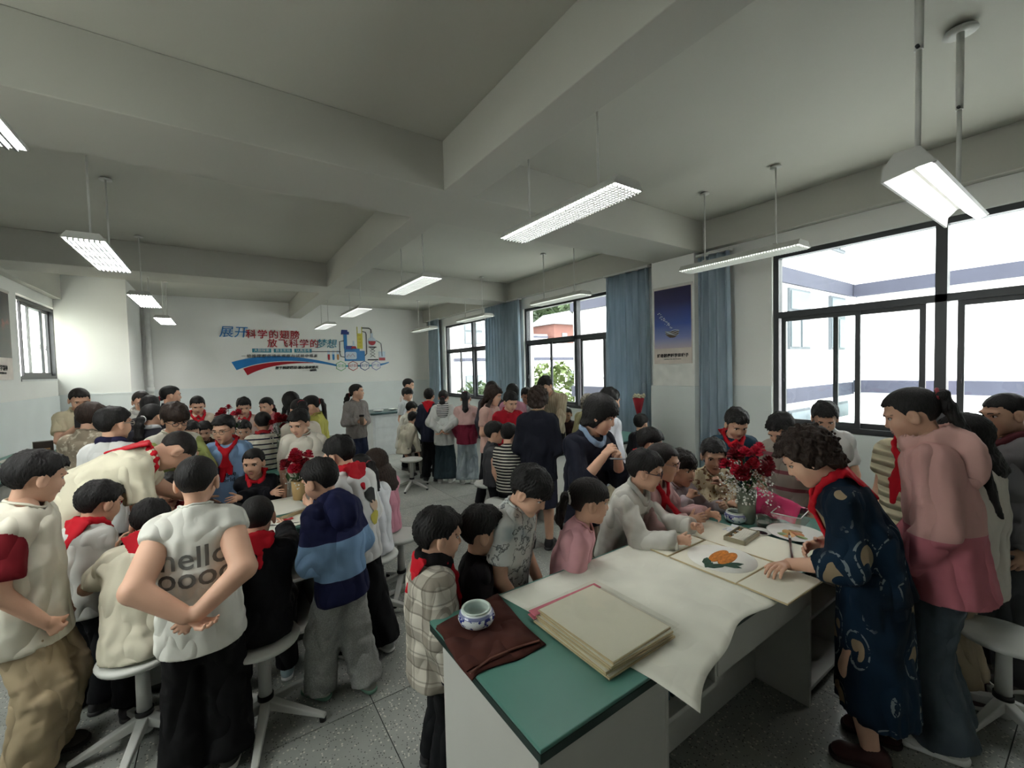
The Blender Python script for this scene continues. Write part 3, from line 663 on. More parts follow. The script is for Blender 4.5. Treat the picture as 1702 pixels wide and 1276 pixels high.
# ---------------------------------------------------------------- room
XL, XR, YF, YB, ZC = -2.38, 5.45, -2.3, 12.57, 3.62
BEAM = 3.22
def wall_paint():
    m, nt, b = new_mat('wall_paint'); v = coords(nt); f = noise(nt, v, 1.2, 1); nt.links.new(ramp(nt, f, [(.3, srgb(238, 238, 234)), (.7, srgb(244, 244, 240))]), b.inputs['Base Color']); b.inputs['Roughness'].default_value = .8; return m
WHITE = wall_paint()
DADO = plain(srgb(226, 231, 230), .42, name='dado_paint', var=.03, sc_=2)
CEIL = plain(srgb(198, 197, 187), .85, name='ceiling_paint', var=.03, sc_=1.0)
BEAMP = plain(srgb(192, 191, 182), .82, name='beam_paint', var=.03, sc_=1.0)
ALU = plain(srgb(62, 64, 68), .4, name='grey_aluminium', var=.05)
def terrazzo():
    m, nt, b = new_mat('terrazzo'); v = coords(nt); L = nt.links
    base = ramp(nt, noise(nt, v, 3, 1), [(.3, srgb(142, 145, 139)), (.7, srgb(160, 162, 156))])
    for scl, thr, c in ((60, .30, srgb(205, 203, 192)), (85, .28, srgb(70, 70, 66))):
        vo = nt.nodes.new('ShaderNodeTexVoronoi'); vo.inputs['Scale'].default_value = scl; L.new(v, vo.inputs['Vector']); f = ramp(nt, vo.outputs['Distance'], [(thr - .03, (1, 1, 1)), (thr, (0, 0, 0))]); g = ramp(nt, axis(nt, vo.outputs['Color'], 0), [(.55, (0, 0, 0)), (.57, (1, 1, 1))]); base = mix(nt, mth(nt, 'MULTIPLY', f, g), base, c)
    L.new(base, b.inputs['Base Color']); b.inputs['Roughness'].default_value = .38; b.inputs['Specular IOR Level'].default_value = .45; return m
TER = terrazzo(); JOINT = plain(srgb(52, 54, 52), .8, name='floor_joint')
fl = struct(MB().box(XL - .3, XR + .3, YF - .3, YB + .3, -.25, -.004).build('floor', JOINT))
slab = None; xs = [XL] + [.60 + .985 * i for i in range(-3, 6) if XL < .60 + .985 * i < XR] + [XR]; ys = [YF] + [2.23 + .985 * i for i in range(-5, 12) if YF < 2.23 + .985 * i < YB] + [YB]
slabs = {}
for x0, x1 in zip(xs, xs[1:]):
    for y0, y1 in zip(ys, ys[1:]):
        k = (round(x1 - x0, 3), round(y1 - y0, 3)); w, h = k[0] / 2 - .0025, k[1] / 2 - .0025
        if k not in slabs: o = MB().box(-w, w, -h, h, -.03, 0).build('floor_slab', TER, fl); slabs[k] = o
        else: o = slabs[k].copy(); COL.objects.link(o)
        o.location = ((x0 + x1) / 2, (y0 + y1) / 2, 0)
struct(MB().box(XL - .3, XR + .3, YF - .3, YB + .3, ZC, ZC + .25).build('ceiling', CEIL))
# beams: one lengthwise, two across, one along each window wall
for i, (x0, x1, y0, y1, z0) in enumerate(((1.58, 1.86, YF, YB, BEAM), (XL, XR, 3.20, 3.92, BEAM), (XL, XR, 7.78, 8.45, BEAM), (XL, XR, -1.4, -.75, BEAM), (5.33, XR, YF, YB, 3.25), (XL, -2.27, YF, YB, 3.18))):
    e = .004 * i; struct(MB().box(x0, x1, y0, y1, z0 - e * .2, ZC).build('trim_%d' % (i + 1), BEAMP, bevel=.006))
def wall_with_openings(name, x0, x1, y0, y1, z1, ops, mat):
    b = MB(); ys_ = sorted(ops); c = y0
    for a, e, zb, zt in ys_:
        b.box(x0, x1, c, a, 0, z1); b.box(x0, x1, a, e, 0, zb); b.box(x0, x1, a, e, zt, z1); c = e
    b.box(x0, x1, c, y1, 0, z1); return struct(b.build(name, mat))
OPS = [(-.47, 2.40, .97, 3.02), (4.30, 7.40, .97, 3.02), (8.20, 11.28, .97, 3.02)]
wr = wall_with_openings('wall_right', XR, XR + .26, YF - .26, YB, ZC, OPS, WHITE)
wlft = wall_with_openings('wall_left', XL - .26, XL, YF - .26, YB, ZC, [(9.15, 11.15, 1.76, 3.02), (1.0, 3.0, 1.76, 3.02)], WHITE)
wb = struct(MB().box(XL - .26, XR + .26, YB, YB + .26, 0, ZC).build('wall_back', WHITE))
wf = struct(MB().box(XL, XR, YF - .26, YF, 0, ZC).build('wall_front', WHITE))
# smooth pale lower part of the walls with a fine edge
ZD = 1.46
struct(MB().box(XL + .98, XR, YB - .012, YB, 0, ZD).build('baseboard_back', DADO, bevel=.004))
b = MB(); c = YF
for a, e, zb, zt in OPS: b.box(XR - .012, XR, c, a, 0, ZD); b.box(XR - .012, XR, a, e, 0, zb); c = e
b.box(XR - .012, XR, c, YB, 0, ZD); struct(b.build('baseboard_right', DADO))
struct(MB().box(XL, XL + .012, YF, 10.85, 0, ZD).build('baseboard_left', DADO))
struct(MB().box(XL, -1.40, 10.85, YB, 0, ZC).build('wall_shaft', WHITE)); struct(MB().box(XL, -1.388, 10.838, YB, 0, ZD).box(XL, -1.385, 10.83, YB - .02, ZD - .015, ZD + .012).build('trim_11', DADO))
struct(MB().box(5.24, XR, 3.27, 3.94, 0, ZC).build('wall_pillar', WHITE, bevel=.004)); struct(MB().box(5.21, XR, 3.255, 3.955, 0, ZD - .01).build('trim_12', DADO, bevel=.004))
struct(MB().box(5.232, 5.24, 3.275, 3.935, ZD - .01, 1.74).build('trim_13', plain(srgb(236, 236, 232), .6)))
pp = thing('drain_pipe', 'white vertical pipe by the back wall corner', 'pipe', (-1.28, YB - .10, 0)); MB().cyl((0, 0, 0), (0, 0, ZC), .055).build('pipe_run', plain(srgb(232, 232, 228), .4), pp); MB().cyl((0, 0, 1.40), (0, 0, 1.52), .066).build('pipe_joint', plain(srgb(232, 232, 228), .4), pp)
# ---------------------------------------------------------------- windows
def glass():
    m = bpy.data.materials.new('window_glass'); m.use_nodes = True; nt = m.node_tree; nt.nodes.remove(nt.nodes['Principled BSDF']); out = nt.nodes['Material Output']
    t = nt.nodes.new('ShaderNodeBsdfTransparent'); t.inputs[0].default_value = (.93, .96, .95, 1); g = nt.nodes.new('ShaderNodeBsdfGlossy'); g.inputs['Roughness'].default_value = .02; lw = nt.nodes.new('ShaderNodeLayerWeight'); lw.inputs[0].default_value = .5; fr = nt.nodes.new('ShaderNodeMath'); fr.operation = 'MULTIPLY_ADD'; pw_ = nt.nodes.new('ShaderNodeMath'); pw_.operation = 'POWER'; pw_.inputs[1].default_value = 4; nt.links.new(lw.outputs['Facing'], pw_.inputs[0]); nt.links.new(pw_.outputs[0], fr.inputs[0]); fr.inputs[1].default_value = .35; fr.inputs[2].default_value = .02
    mx = nt.nodes.new('ShaderNodeMixShader'); nt.links.new(fr.outputs[0], mx.inputs[0]); nt.links.new(t.outputs[0], mx.inputs[1]); nt.links.new(g.outputs[0], mx.inputs[2]); nt.links.new(mx.outputs[0], out.inputs[0]); return m
GLASS = glass()
def window(n, xw, y0, y1, z0, z1, zt, ym, sashes):
    """frame in the plane x = xw; zt transom, ym mullion, sashes (y0, y1, dx)"""
    r = struct(empty('window_%d' % n, (xw, y0, z0))); L, Hh = y1 - y0, z1 - z0; t = .055; d = .05
    b = MB().box(-d, d, 0, t, 0, Hh).box(-d, d, L - t, L, 0, Hh).box(-d, d, t, L - t, 0, t).box(-d, d, t, L - t, Hh - t, Hh); b.build('window_frame', ALU, r)
    if ym is not None: MB().box(-d, d, ym - y0 - .04, ym - y0 + .04, t, Hh - t).build('mullion', ALU, r)
    if zt is not None: MB().box(-d, d, t, L - t, zt - z0 - .035, zt - z0 + .035).build('transom', ALU, r)
    top = (zt - z0 - .035) if zt else Hh - t
    for a, e, dx in sashes:
        a, e = a - y0, e - y0; s = .045; q = MB().box(dx - .014, dx + .014, a, a + s, t, top).box(dx - .014, dx + .014, e - s, e, t, top).box(dx - .014, dx + .014, a + s, e - s, t, t + s + .01).box(dx - .014, dx + .014, a + s, e - s, top - s, top).build('sash', ALU, r)
        MB().box(dx - .003, dx + .003, a + s, e - s, t + s, top - s).build('pane', GLASS, q)
        MB().box(dx - .03, dx - .014, e - s + .012, e - s + .03, (top - t) * .44, (top - t) * .44 + .09).box(dx - .045, dx - .028, e - s + .014, e - s + .028, (top - t) * .44 + .02, (top - t) * .44 + .035).build('latch', ALU, q)
    if zt:
        for a, e in (((t, ym - y0 - .04), (ym - y0 + .04, L - t)) if ym is not None else ((t, L - t),)): MB().box(-.003, .003, a, e, zt - z0 + .035, Hh - t).build('pane', GLASS, r)
    MB().box(-.10 if xw > 0 else -.12, .13, -.0, L, -.03, 0).build('window_sill', plain(srgb(214, 216, 214), .5), r)
    return r
XW = XR + .09
window(1, XW, -.47, 2.40, .97, 3.02, 2.30, .97, [(1.08, 1.82, .02), (1.57, 2.32, -.02), (.14, .87, .02), (-.42, .36, -.02)])
window(2, XW, 4.30, 7.40, .97, 3.02, 2.30, 5.83, [(5.06, 5.76, .02), (4.36, 5.16, -.02), (5.88, 6.64, .02), (6.54, 7.34, -.02)])
window(3, XW, 8.20, 11.28, .97, 3.02, 2.30, 9.73, [(8.98, 9.68, .02), (8.26, 9.08, -.02), (9.80, 10.52, .02), (10.42, 11.22, -.02)])
window(4, XL - .12, 9.15, 11.15, 1.76, 3.02, None, None, [(9.62, 10.6, .02), (10.1, 11.1, -.02)])
window(5, XL - .12, 1.0, 3.0, 1.76, 3.02, None, None, [(1.06, 2.05, .02), (1.95, 2.95, -.02)])
# ---------------------------------------------------------------- curtains
def curtain_cloth():
    m = bpy.data.materials.new('curtain_fabric'); m.use_nodes = True; nt = m.node_tree; nt.nodes.remove(nt.nodes['Principled BSDF']); c = ramp(nt, noise(nt, coords(nt, (3, 3, .4)), 5, 1), [(.3, srgb(164, 182, 196)), (.7, srgb(186, 202, 214))])
    d = nt.nodes.new('ShaderNodeBsdfDiffuse'); t = nt.nodes.new('ShaderNodeBsdfTranslucent'); x = nt.nodes.new('ShaderNodeMixShader'); x.inputs[0].default_value = .22; nt.links.new(c, d.inputs[0]); nt.links.new(c, t.inputs[0]); nt.links.new(d.outputs[0], x.inputs[1]); nt.links.new(t.outputs[0], x.inputs[2]); nt.links.new(x.outputs[0], nt.nodes['Material Output'].inputs[0]); return m
CURT = curtain_cloth()
def curtain(y0, y1, z0, z1, label, waves, flare=0.0, tie=None):
    r = thing('curtain', label, 'curtain', (XR - .13, y0, 0), 0, 'blue window curtains'); n = waves * 8; rows = []; rs = random.Random(waves); ph = [rs.uniform(-.5, .5) for _ in range(waves + 2)]; L = y1 - y0
    for j in range(13):
        t = j / 12; z = z1 + (z0 - z1) * t; row = []
        for i in range(n + 1):
            u = i / n; a = u * waves * 2 * math.pi; k = ph[int(u * waves)]; amp = .048 * (1 + .4 * k) * (.8 + .3 * t); row.append((-math.sin(a + k * .6) * amp + .01 * math.sin(9 * u + 3 * t), L * (u + .015 * math.sin(a * 2)) + (u - .5) * flare * t, z))
        rows.append(row)
    MB().grid(rows).build('fabric_drop', CURT, r, solid=.004)
    MB().box(-.05, .05, -.02, L + .02, z1 - .01, z1 + .02).build('curtain_rail', plain(srgb(205, 205, 200), .4), r)
    if tie is not None: MB().lathe([(.03, 0), (.036, .05), (.03, .16), (.012, .19)], (-.055, tie, 1.30), 10).build('tieback', CURT, r)
    return r
curtain(4.06, 4.90, .25, 3.21, 'wide blue-grey curtain beside the planet poster pillar', 7, .06, tie=.06)
curtain(2.84, 3.27, .25, 3.17, 'narrow blue-grey curtain between the blue poster and the nearest window', 4, .08)
curtain(7.36, 8.80, .25, 3.22, 'broad blue-grey curtain between the two far windows', 11, .05, tie=.75)
curtain(11.38, 12.15, .25, 3.24, 'blue-grey curtain in the far corner by the back wall', 6)
# ---------------------------------------------------------------- posters
def poster(name, label, loc, yaw, w, h, img, txt, sub, foot):
    """hanging poster: x along its width, z up, picture on the -y side"""
    r = thing(name, label, 'poster', loc, yaw); MB().box(0, w, 0, .006, 0, h).build('sheet', plain(srgb(226, 214, 206), .5), r); MB().box(.01, w - .01, -.002, 0, foot, h - .03).build('picture', img, r)
    MB().box(-.01, w + .01, -.008, .012, h - .02, h + .01).build('hanging_rail', plain(srgb(214, 212, 206), .4), r)
    INK = plain(srgb(40, 34, 34), .6); M = lambda z: frame((w / 2, -.003, z), (1, 0, 0), (0, 0, 1), (0, -1, 0))
    text(txt, w * .088, INK, r, M(foot * .52), bold=.002, ext=.001, spacing=1.12); text(sub, w * .036, INK, r, M(foot * .30), ext=.001); return r
def poster_blue():
    m, nt, b = new_mat('poster_print'); v = coords(nt); z = axis(nt, v, 2); col = ramp(nt, mth(nt, 'MULTIPLY_ADD', z, 1.0, 0.0), [(.20, srgb(206, 190, 196)), (.36, srgb(128, 140, 196)), (.55, srgb(52, 84, 170)), (.85, srgb(32, 32, 92)), (1.0, srgb(30, 24, 72))]); nt.links.new(col, b.inputs['Base Color']); b.inputs['Roughness'].default_value = .35; return m
p1 = poster('science_poster', 'blue poster of a splashing bowl on the pillar between curtains', (5.228, 3.90, 1.76), -math.pi / 2, .60, 1.08, poster_blue(), '好奇就是科学的种子', 'Curiosity is the seed of science', .215)
bw = MB(); bw.lathe([(.0, .0), (.05, .004), (.10, .04), (.115, .09), (.105, .095), (.09, .05), (.0, .02)], (.30, -.006, .36), 20); bo = bw.build('printed_bowl', plain(srgb(92, 74, 60), .5, var=.3, sc_=40), p1); bo.scale = (1, .05, 1)
sp = MB()
for i in range(26):
    t = i / 25; a = .30 - .22 * t + random.uniform(-.02, .02); z = .50 + .20 * t + random.uniform(-.03, .03) + (.02 if i % 5 == 0 else 0); s_ = random.uniform(.004, .012); sp.obox((a, -.004, z), np.eye(3), (s_, .001, s_ * .7))
for i in range(4): sp.tube([(.19 + .22 * u / 8, -.005, .405 + .018 * i + .012 * math.sin(u * .8 + i)) for u in range(9)], .004, 5)
sp.build('printed_splash', plain(srgb(214, 224, 236), .5), p1)
pm, nt_, b_ = new_mat('poster_print'); v_ = coords(nt_); nt_.links.new(ramp(nt_, noise(nt_, v_, 3.5, 5), [(.42, srgb(34, 34, 36)), (.60, srgb(60, 46, 46)), (.72, srgb(190, 90, 70)), (.80, srgb(230, 220, 214))]), b_.inputs['Base Color']); b_.inputs['Roughness'].default_value = .35
poster('science_poster', 'dark poster with pale caption beside the high window on the left', (XL + .012, 7.98, 1.76), math.pi / 2, .86, 1.22, pm, '崇尚科学精神', '科学点亮梦想 智慧照亮未来', .30)
# ---------------------------------------------------------------- ceiling lamps
LSH = plain(srgb(186, 186, 180), .4, name='lamp_housing'); ROD = plain(srgb(206, 206, 200), .4, name='lamp_rod')
def emit(c, s):
    m = bpy.data.materials.new('lamp_diffuser'); m.use_nodes = True; b = m.node_tree.nodes['Principled BSDF']; b.inputs['Base Color'].default_value = (.8, .8, .8, 1); b.inputs['Emission Color'].default_value = (*c, 1); b.inputs['Emission Strength'].default_value = s; return m
EM = emit((1.0, 1.0, .97), LAMP); EMR = emit((.96, 1.0, .90), LAMP * .5)
zl = 2.80
def make_lamp(em, cross=True):
    r = empty('ceiling_lamp'); w, L = .125, .60
    prof = [(-w, 0), (-w, .012), (-w + .035, .055), (w - .035, .055), (w, .012), (w, 0), (w - .008, 0), (w - .008, .008), (-w + .008, .008), (-w + .008, 0)]
    MB().prism(prof, lambda x, z, y: (x, y, zl + z), -L, L).build('housing', LSH, r); MB().box(-w, w, -L - .004, -L, zl, zl + .012).box(-w, w, L, L + .004, zl, zl + .012).build('end_cap', LSH, r)
    MB().box(-w + .009, w - .009, -L + .006, L - .006, zl + .006, zl + .010).build('diffuser', em, r)
    lv = MB()
    for i in range(1, 8): x = -w + .009 + i * (2 * w - .018) / 8; fw = .0034 if cross else .0055; lv.box(x - fw, x + fw, -L + .006, L - .006, zl - .014, zl + .006)
    for i in range(1, 48 if cross else 4): y = -L + i * 2 * L / (48 if cross else 4); lv.box(-w + .009, w - .009, y - .0034, y + .0034, zl - .010, zl + .005)
    lv.build('louvre_grid', plain(srgb(128, 130, 128), .4), r)
    for y in (-.36, .36):
        MB().cyl((0, y, zl + .05), (0, y, ZC - .02), .0075, n=8).build('rod', ROD, r); MB().lathe([(.001, 0), (.05, 0), (.045, .012), (.02, .022), (.001, .024)], (0, y, ZC - .024), 14).build('ceiling_rose', ROD, r)
        MB().box(-.02, .02, y - .02, y + .02, zl + .055, zl + .085).build('bracket', ROD, r)
    return r
lamp0 = make_lamp(EM); lampL = make_lamp(EM, False); first = {lamp0: True, lampL: True}
NAME = {(0, 0): 'long louvred lamp cut off at the upper left edge', (0, 1): 'louvred ceiling lamp with stripes, largest whole one on the left', (0, 2): 'louvred ceiling lamp second in the left row towards the back wall', (0, 3): 'smallest louvred ceiling lamp at the far end of the left row',
        (1, 0): 'largest honeycomb louvred lamp hanging beside the lengthwise beam', (1, 1): 'louvred ceiling lamp second in the middle row', (1, 2): 'louvred ceiling lamp third in the middle row above the mural', (1, 3): 'smallest ceiling lamp of the middle row just above the mural lettering',
        (2, 0): 'long louvred lamp in front of the blue poster pillar', (2, 1): 'louvred lamp hanging before the middle window top', (2, 2): 'louvred lamp hanging before the farthest window', (2, 3): 'louvred lamp at the far right corner by the back wall'}
for i, x in enumerate((-.80, 2.03, 4.44)):
    for j, y in enumerate((2.28, 5.08, 7.78, 10.40)):
        src = lampL if i == 0 else lamp0; r = src if first[src] else copy_tree(src); first[src] = False; r.location = (x, y, 0); tag(r, NAME[i, j], 'lamp', 'hanging louvred ceiling lamps')
for ch in [o for o in COL.objects if o.parent and o.parent.name.startswith('ceiling_lamp') and o.name.startswith('diffuser') and o.parent.location.x > 4]: ch.data = ch.data.copy(); ch.data.materials[0] = EMR
bl = thing('board_lamp', 'bright tilted trough lamp on two long rods at the upper right', 'lamp', (3.12, .56, 0)); zb = 2.58
MB().prism([(.085, -.03), (.08, .030), (.04, .085), (-.03, .085), (-.035, .070), (.03, .066), (.070, .025), (.075, -.03)], lambda y, z, x: (x, y, zb + z), -.60, .60).build('reflector', LSH, bl)
MB().prism([(-.012, .03), (-.012, .085), (-.045, .085), (-.10, .0), (-.09, -.008), (-.04, .03)], lambda y, z, x: (x, y, zb + z), -.60, .60).build('lamp_body', LSH, bl); MB().prism([(.085, -.03), (.08, .030), (.04, .085), (-.04, .085), (-.10, .0), (-.04, -.004)], lambda y, z, x: (x, y, zb + z), -.606, -.60).build('end_cap', LSH, bl)
MB().prism([(-.088, -.010), (-.036, .032), (-.004, .034), (-.052, -.022)], lambda y, z, x: (x, y, zb + z), -.585, .585).build('diffuser', emit((1, 1, .98), LAMP * .25), bl)
for x in (-.42, .42):
    MB().cyl((x, 0, zb + .08), (x, 0, zb + .60), .011, n=10).cyl((x, 0, zb + .58), (x, 0, ZC), .017, n=10).build('rod', ROD, bl); MB().lathe([(.001, 0), (.075, 0), (.07, .015), (.03, .03), (.001, .032)], (x, 0, ZC - .032), 18).build('ceiling_rose', ROD, bl); MB().cyl((x - .03, 0, zb + .59), (x + .025, 0, zb + .59), .008, n=8).build('clamp_screw', ALU, bl)
# ---------------------------------------------------------------- wall mural of acrylic pieces
mu = thing('wall_mural', 'red and blue science slogan mural of raised lettering on back wall', 'mural', (0, YB, 0)); MF = lambda x, z, o=.012: frame((x, -o, z), (1, 0, 0), (0, 0, 1), (0, -1, 0))
MRED, MBLUE, MNAVY, MTEAL, MWH, MBLK = (plain(c, .35, name='acrylic') for c in (srgb(166, 22, 38), srgb(36, 120, 186), srgb(40, 58, 130), srgb(50, 136, 160), srgb(240, 240, 238), srgb(40, 42, 48)))
MGREEN, MYEL, MPINK, MLIL, MGLS, MORG = (plain(c, .35, name='acrylic') for c in (srgb(120, 180, 120), srgb(206, 196, 70), srgb(226, 150, 150), srgb(150, 150, 200), srgb(206, 220, 232), srgb(200, 140, 80)))
def word(t, x, z, size, mat, **k): text(t, size, mat, mu, MF(x, z), ext=.010, **k)
word('展开', .33, 2.80, .30, MBLUE, shear=.15, bold=.0); word('科学的翅膀', 1.20, 2.76, .235, MRED, bold=.0018, spacing=1.12)
word('放飞科学的', 1.66, 2.535, .235, MRED, bold=.0018, spacing=1.12); word('梦想', 2.47, 2.535, .27, MTEAL, shear=.15, bold=.0)
for i, t in enumerate(('大胆探索', '自主实验', '认真思考')):
    x = .92 + i * .48; MB().prism([(-.21, -.05), (.21, -.05), (.21, .05), (-.21, .05)], lambda a, z, o: (x + a, -o, 2.36 + z), 0, .012).build('word_tile', MTEAL, mu); text(t, .085, MWH, mu, MF(x, 2.36, .014), ext=.002, spacing=1.05)
word('一切推理都必须从观察与试验中得来', 1.35, 2.215, .092, MBLK, spacing=1.42, shear=.1); word('善于独辟蹊径 潜心思攻难关', 1.72, 1.905, .085, MBLK, shear=.15, bold=.001); word('———伽利略', 2.02, 1.825, .06, MBLK)
def swoosh(p0, p1, p2, w0, w1, mat, nm='swoosh'):
    n = 24; up, lo_ = [], []
    for i in range(n + 1):
        t = i / n; x = (1 - t) ** 2 * p0[0] + 2 * t * (1 - t) * p1[0] + t * t * p2[0]; z = (1 - t) ** 2 * p0[1] + 2 * t * (1 - t) * p1[1] + t * t * p2[1]; w = w0 + (w1 - w0) * t; up.append((x, z + w / 2)); lo_.append((x + w * .5 * (1 - t), z - w / 2))
    b = MB()
    for i in range(n): b.prism([lo_[i], lo_[i + 1], up[i + 1], up[i]], lambda x, z, o: (x, -o, z), 0, .010)
    b.build(nm, mat, mu)
swoosh((.26, 1.97), (1.25, 2.34), (2.72, 1.95), .20, .05, MBLUE); swoosh((.50, 1.82), (1.1, 2.10), (2.12, 2.03), .17, .012, MRED); swoosh((3.90, 1.95), (4.05, 1.97), (4.20, 2.02), .06, .03, MBLUE)
for i, (t, c) in enumerate((('探索', MGREEN), ('好奇', MRED), ('科学', MNAVY), ('严谨', MLIL))):
    x = 2.83 + i * .33; hexa = [(x + .145 * math.sin(k * math.pi / 3), 1.93 + .145 * math.cos(k * math.pi / 3)) for k in range(6)]; inn = [(x + .125 * math.sin(k * math.pi / 3), 1.93 + .125 * math.cos(k * math.pi / 3)) for k in range(6)]
    h = MB().prism(hexa, lambda a, z, o: (a, -o, z), 0, .010).build('hexagon', c, mu); MB().prism(inn, lambda a, z, o: (a, -o, z), .010, .013).build('hexagon_face', MWH, h); text(t, .10, c, mu, MF(x, 1.93, .014), ext=.002)
    if i < 3: MB().box(x + .13, x + .20, -.010, 0, 1.905, 1.955).build('link_bar', MTEAL, mu)
def shape(nm, poly, mat, o=.012, base=0.0): return MB().prism(poly, lambda a, z, d: (a, -d, z), base, o).build(nm, mat, mu)
def line(nm, pts, r, mat): return MB().tube([(x, -.014, z) for x, z in pts], r, 6).build(nm, mat, mu)
shape('machine_body', [(2.94, 2.07), (3.50, 2.07), (3.50, 2.36), (3.36, 2.36), (3.36, 2.42), (2.94, 2.42)], MBLUE); shape('machine_screen', [(2.99, 2.12), (3.24, 2.12), (3.27, 2.15), (3.27, 2.30), (3.24, 2.33), (2.99, 2.33), (2.96, 2.30), (2.96, 2.15)], MGLS, .016, .010)
line('screen_trace', [(3.0, 2.18), (3.05, 2.26), (3.10, 2.20), (3.16, 2.28), (3.22, 2.19)], .006, MRED)
shape('burner_head', [(2.86, 2.82), (3.08, 2.82), (3.08, 2.90), (3.04, 2.90), (3.04, 2.95), (2.88, 2.95)], MNAVY); shape('burner_stem', [(2.93, 2.42), (3.02, 2.42), (3.02, 2.82), (2.93, 2.82)], MBLUE); shape('stand_block', [(2.98, 2.40), (3.16, 2.40), (3.16, 2.50), (2.98, 2.50)], MNAVY, .016)
shape('conical_flask', [(3.12, 2.42), (3.28, 2.42), (3.22, 2.56), (3.22, 2.64), (3.18, 2.64), (3.18, 2.56)], MGLS, .018); shape('flask_liquid', [(3.12, 2.42), (3.28, 2.42), (3.25, 2.49), (3.15, 2.49)], MRED, .022, .016)
shape('column_tube', [(3.30, 2.42), (3.45, 2.42), (3.45, 3.05), (3.43, 3.05), (3.43, 2.86), (3.32, 2.86), (3.32, 3.05), (3.30, 3.05)], MYEL)
for z in (2.50, 2.60, 2.70, 2.80): line('column_mark', [(3.32, z), (3.40, z)], .005, MORG)
line('bent_pipe', [(3.45, 3.02), (3.64, 3.02), (3.70, 2.98), (3.70, 2.88)], .012, MBLK); line('bent_pipe', [(3.45, 2.92), (3.54, 2.90), (3.56, 2.84), (3.56, 2.28), (3.50, 2.22)], .012, MBLK); line('bent_pipe', [(2.93, 2.64), (2.82, 2.62), (2.81, 2.30), (2.84, 2.20), (2.94, 2.18)], .012, MBLK)
shape('round_flask', [(3.72 + .12 * math.cos(a), 2.64 + .12 * math.sin(a)) for a in np.linspace(0, 6.283, 22)[:-1]], MGLS, .012); shape('flask_liquid', [(3.72 + .105 * math.cos(a), 2.63 + .105 * math.sin(a)) for a in np.linspace(math.pi * .95, 2.05 * math.pi, 14)], MRED, .016, .010); shape('flask_neck', [(3.69, 2.74), (3.75, 2.74), (3.75, 2.88), (3.69, 2.88)], MGLS)
line('lab_jack', [(3.62, 2.47), (3.84, 2.47)], .014, MBLK); line('lab_jack', [(3.66, 2.45), (3.80, 2.36), (3.66, 2.27), (3.80, 2.18)], .008, MBLK); line('lab_jack', [(3.80, 2.45), (3.66, 2.36), (3.80, 2.27), (3.66, 2.18)], .008, MBLK); line('lab_jack', [(3.58, 2.10), (3.88, 2.10)], .018, MBLK)
line('bent_pipe', [(3.84, 2.66), (3.92, 2.62), (3.98, 2.58), (4.0, 2.40), (4.0, 2.2)], .009, MBLK); shape('beaker', [(3.91, 2.08), (4.09, 2.08), (4.10, 2.34), (3.90, 2.34)], MGLS); shape('beaker_liquid', [(3.91, 2.08), (4.09, 2.08), (4.09, 2.16), (3.91, 2.16)], MRED, .016, .010)
line('tube_rack', [(2.08, 2.335), (2.84, 2.335)], .010, MBLK)
for x, c in ((2.52, MRED), (2.64, MBLUE), (2.76, MORG)):
    shape('test_tube', [(x - .032, 2.14), (x - .022, 2.10), (x + .022, 2.10), (x + .032, 2.14), (x + .032, 2.37), (x - .032, 2.37)], MGLS); shape('tube_liquid', [(x - .026, 2.14), (x - .018, 2.105), (x + .018, 2.105), (x + .026, 2.14), (x + .026, 2.26), (x - .026, 2.26)], c, .016, .010)
# ---------------------------------------------------------------- outside: courtyard wings, houses, trees
EXT = plain(srgb(232, 234, 236), .8, name='white_render', var=.02, sc_=.5); BAND = plain(srgb(54, 56, 70), .8, name='grey_band', var=.06, sc_=3); EWIN = plain(srgb(92, 102, 108), .35, name='far_window', var=.12, sc_=1.5); EFR = plain(srgb(70, 76, 82), .5)
def building(label, x0, x1, y0, y1, z0, z1, face, rows, bands, loc=None, wall=EXT):
    """face: list of ('x'|'y', coordinate, wins) with wins (a0, a1, zb, zt)"""
    r = thing('building', label, 'building', (x0, y0, z0)); T = lambda p: (p[0] - x0, p[1] - y0, p[2] - z0)
    MB().box(0, x1 - x0, 0, y1 - y0, 0, z1 - z0).build('wall', wall, r)
    for zb, zt in bands: MB().box(-.06, x1 - x0 + .06, -.06, y1 - y0 + .06, zb - z0, zt - z0).build('string_course', BAND, r)
    for ax, c, wins in face:
        for a0, a1, zb, zt in wins:
            am, zm = (a0 + a1) / 2, zb + (zt - zb) * .62
            if ax == 'y':
                w = MB().box(a0 - x0, a1 - x0, c - y0 - .05, c - y0 + .02, zb - z0, zt - z0).build('window', EFR, r)
                for p, q, u, v in ((a0, am, zb, zm), (am, a1, zb, zm), (a0, a1, zm, zt)): MB().box(p - x0 + .05, q - x0 - .05, c - y0 - .07, c - y0 - .045, u - z0 + .05, v - z0 - .05).build('pane', EWIN, w)
            else:
                w = MB().box(c - x0 - .05, c - x0 + .02, a0 - y0, a1 - y0, zb - z0, zt - z0).build('window', EFR, r)
                for p, q, u, v in ((a0, am, zb, zm), (am, a1, zb, zm), (a0, a1, zm, zt)): MB().box(c - x0 - .07, c - x0 - .045, p - y0 + .05, q - y0 - .05, u - z0 + .05, v - z0 - .05).build('pane', EWIN, w)
    return r
building('white courtyard wing with two columns of windows seen through nearest window', 8.4, 13.0, 3.9, 9.0, -4, 8.5, [('y', 3.9, [(9.5, 10.5, 2.0, 3.24), (11.6, 12.5, 2.0, 3.24), (11.6, 12.5, 4.3, 5.6), (9.5, 10.5, 4.3, 5.6), (9.5, 10.5, -.45, .75), (11.9, 12.7, -.45, .75)]), ('x', 8.4, [(5.3, 6.5, -.9, .3)])], 0, [(3.32, 3.62), (.90, 1.20)])
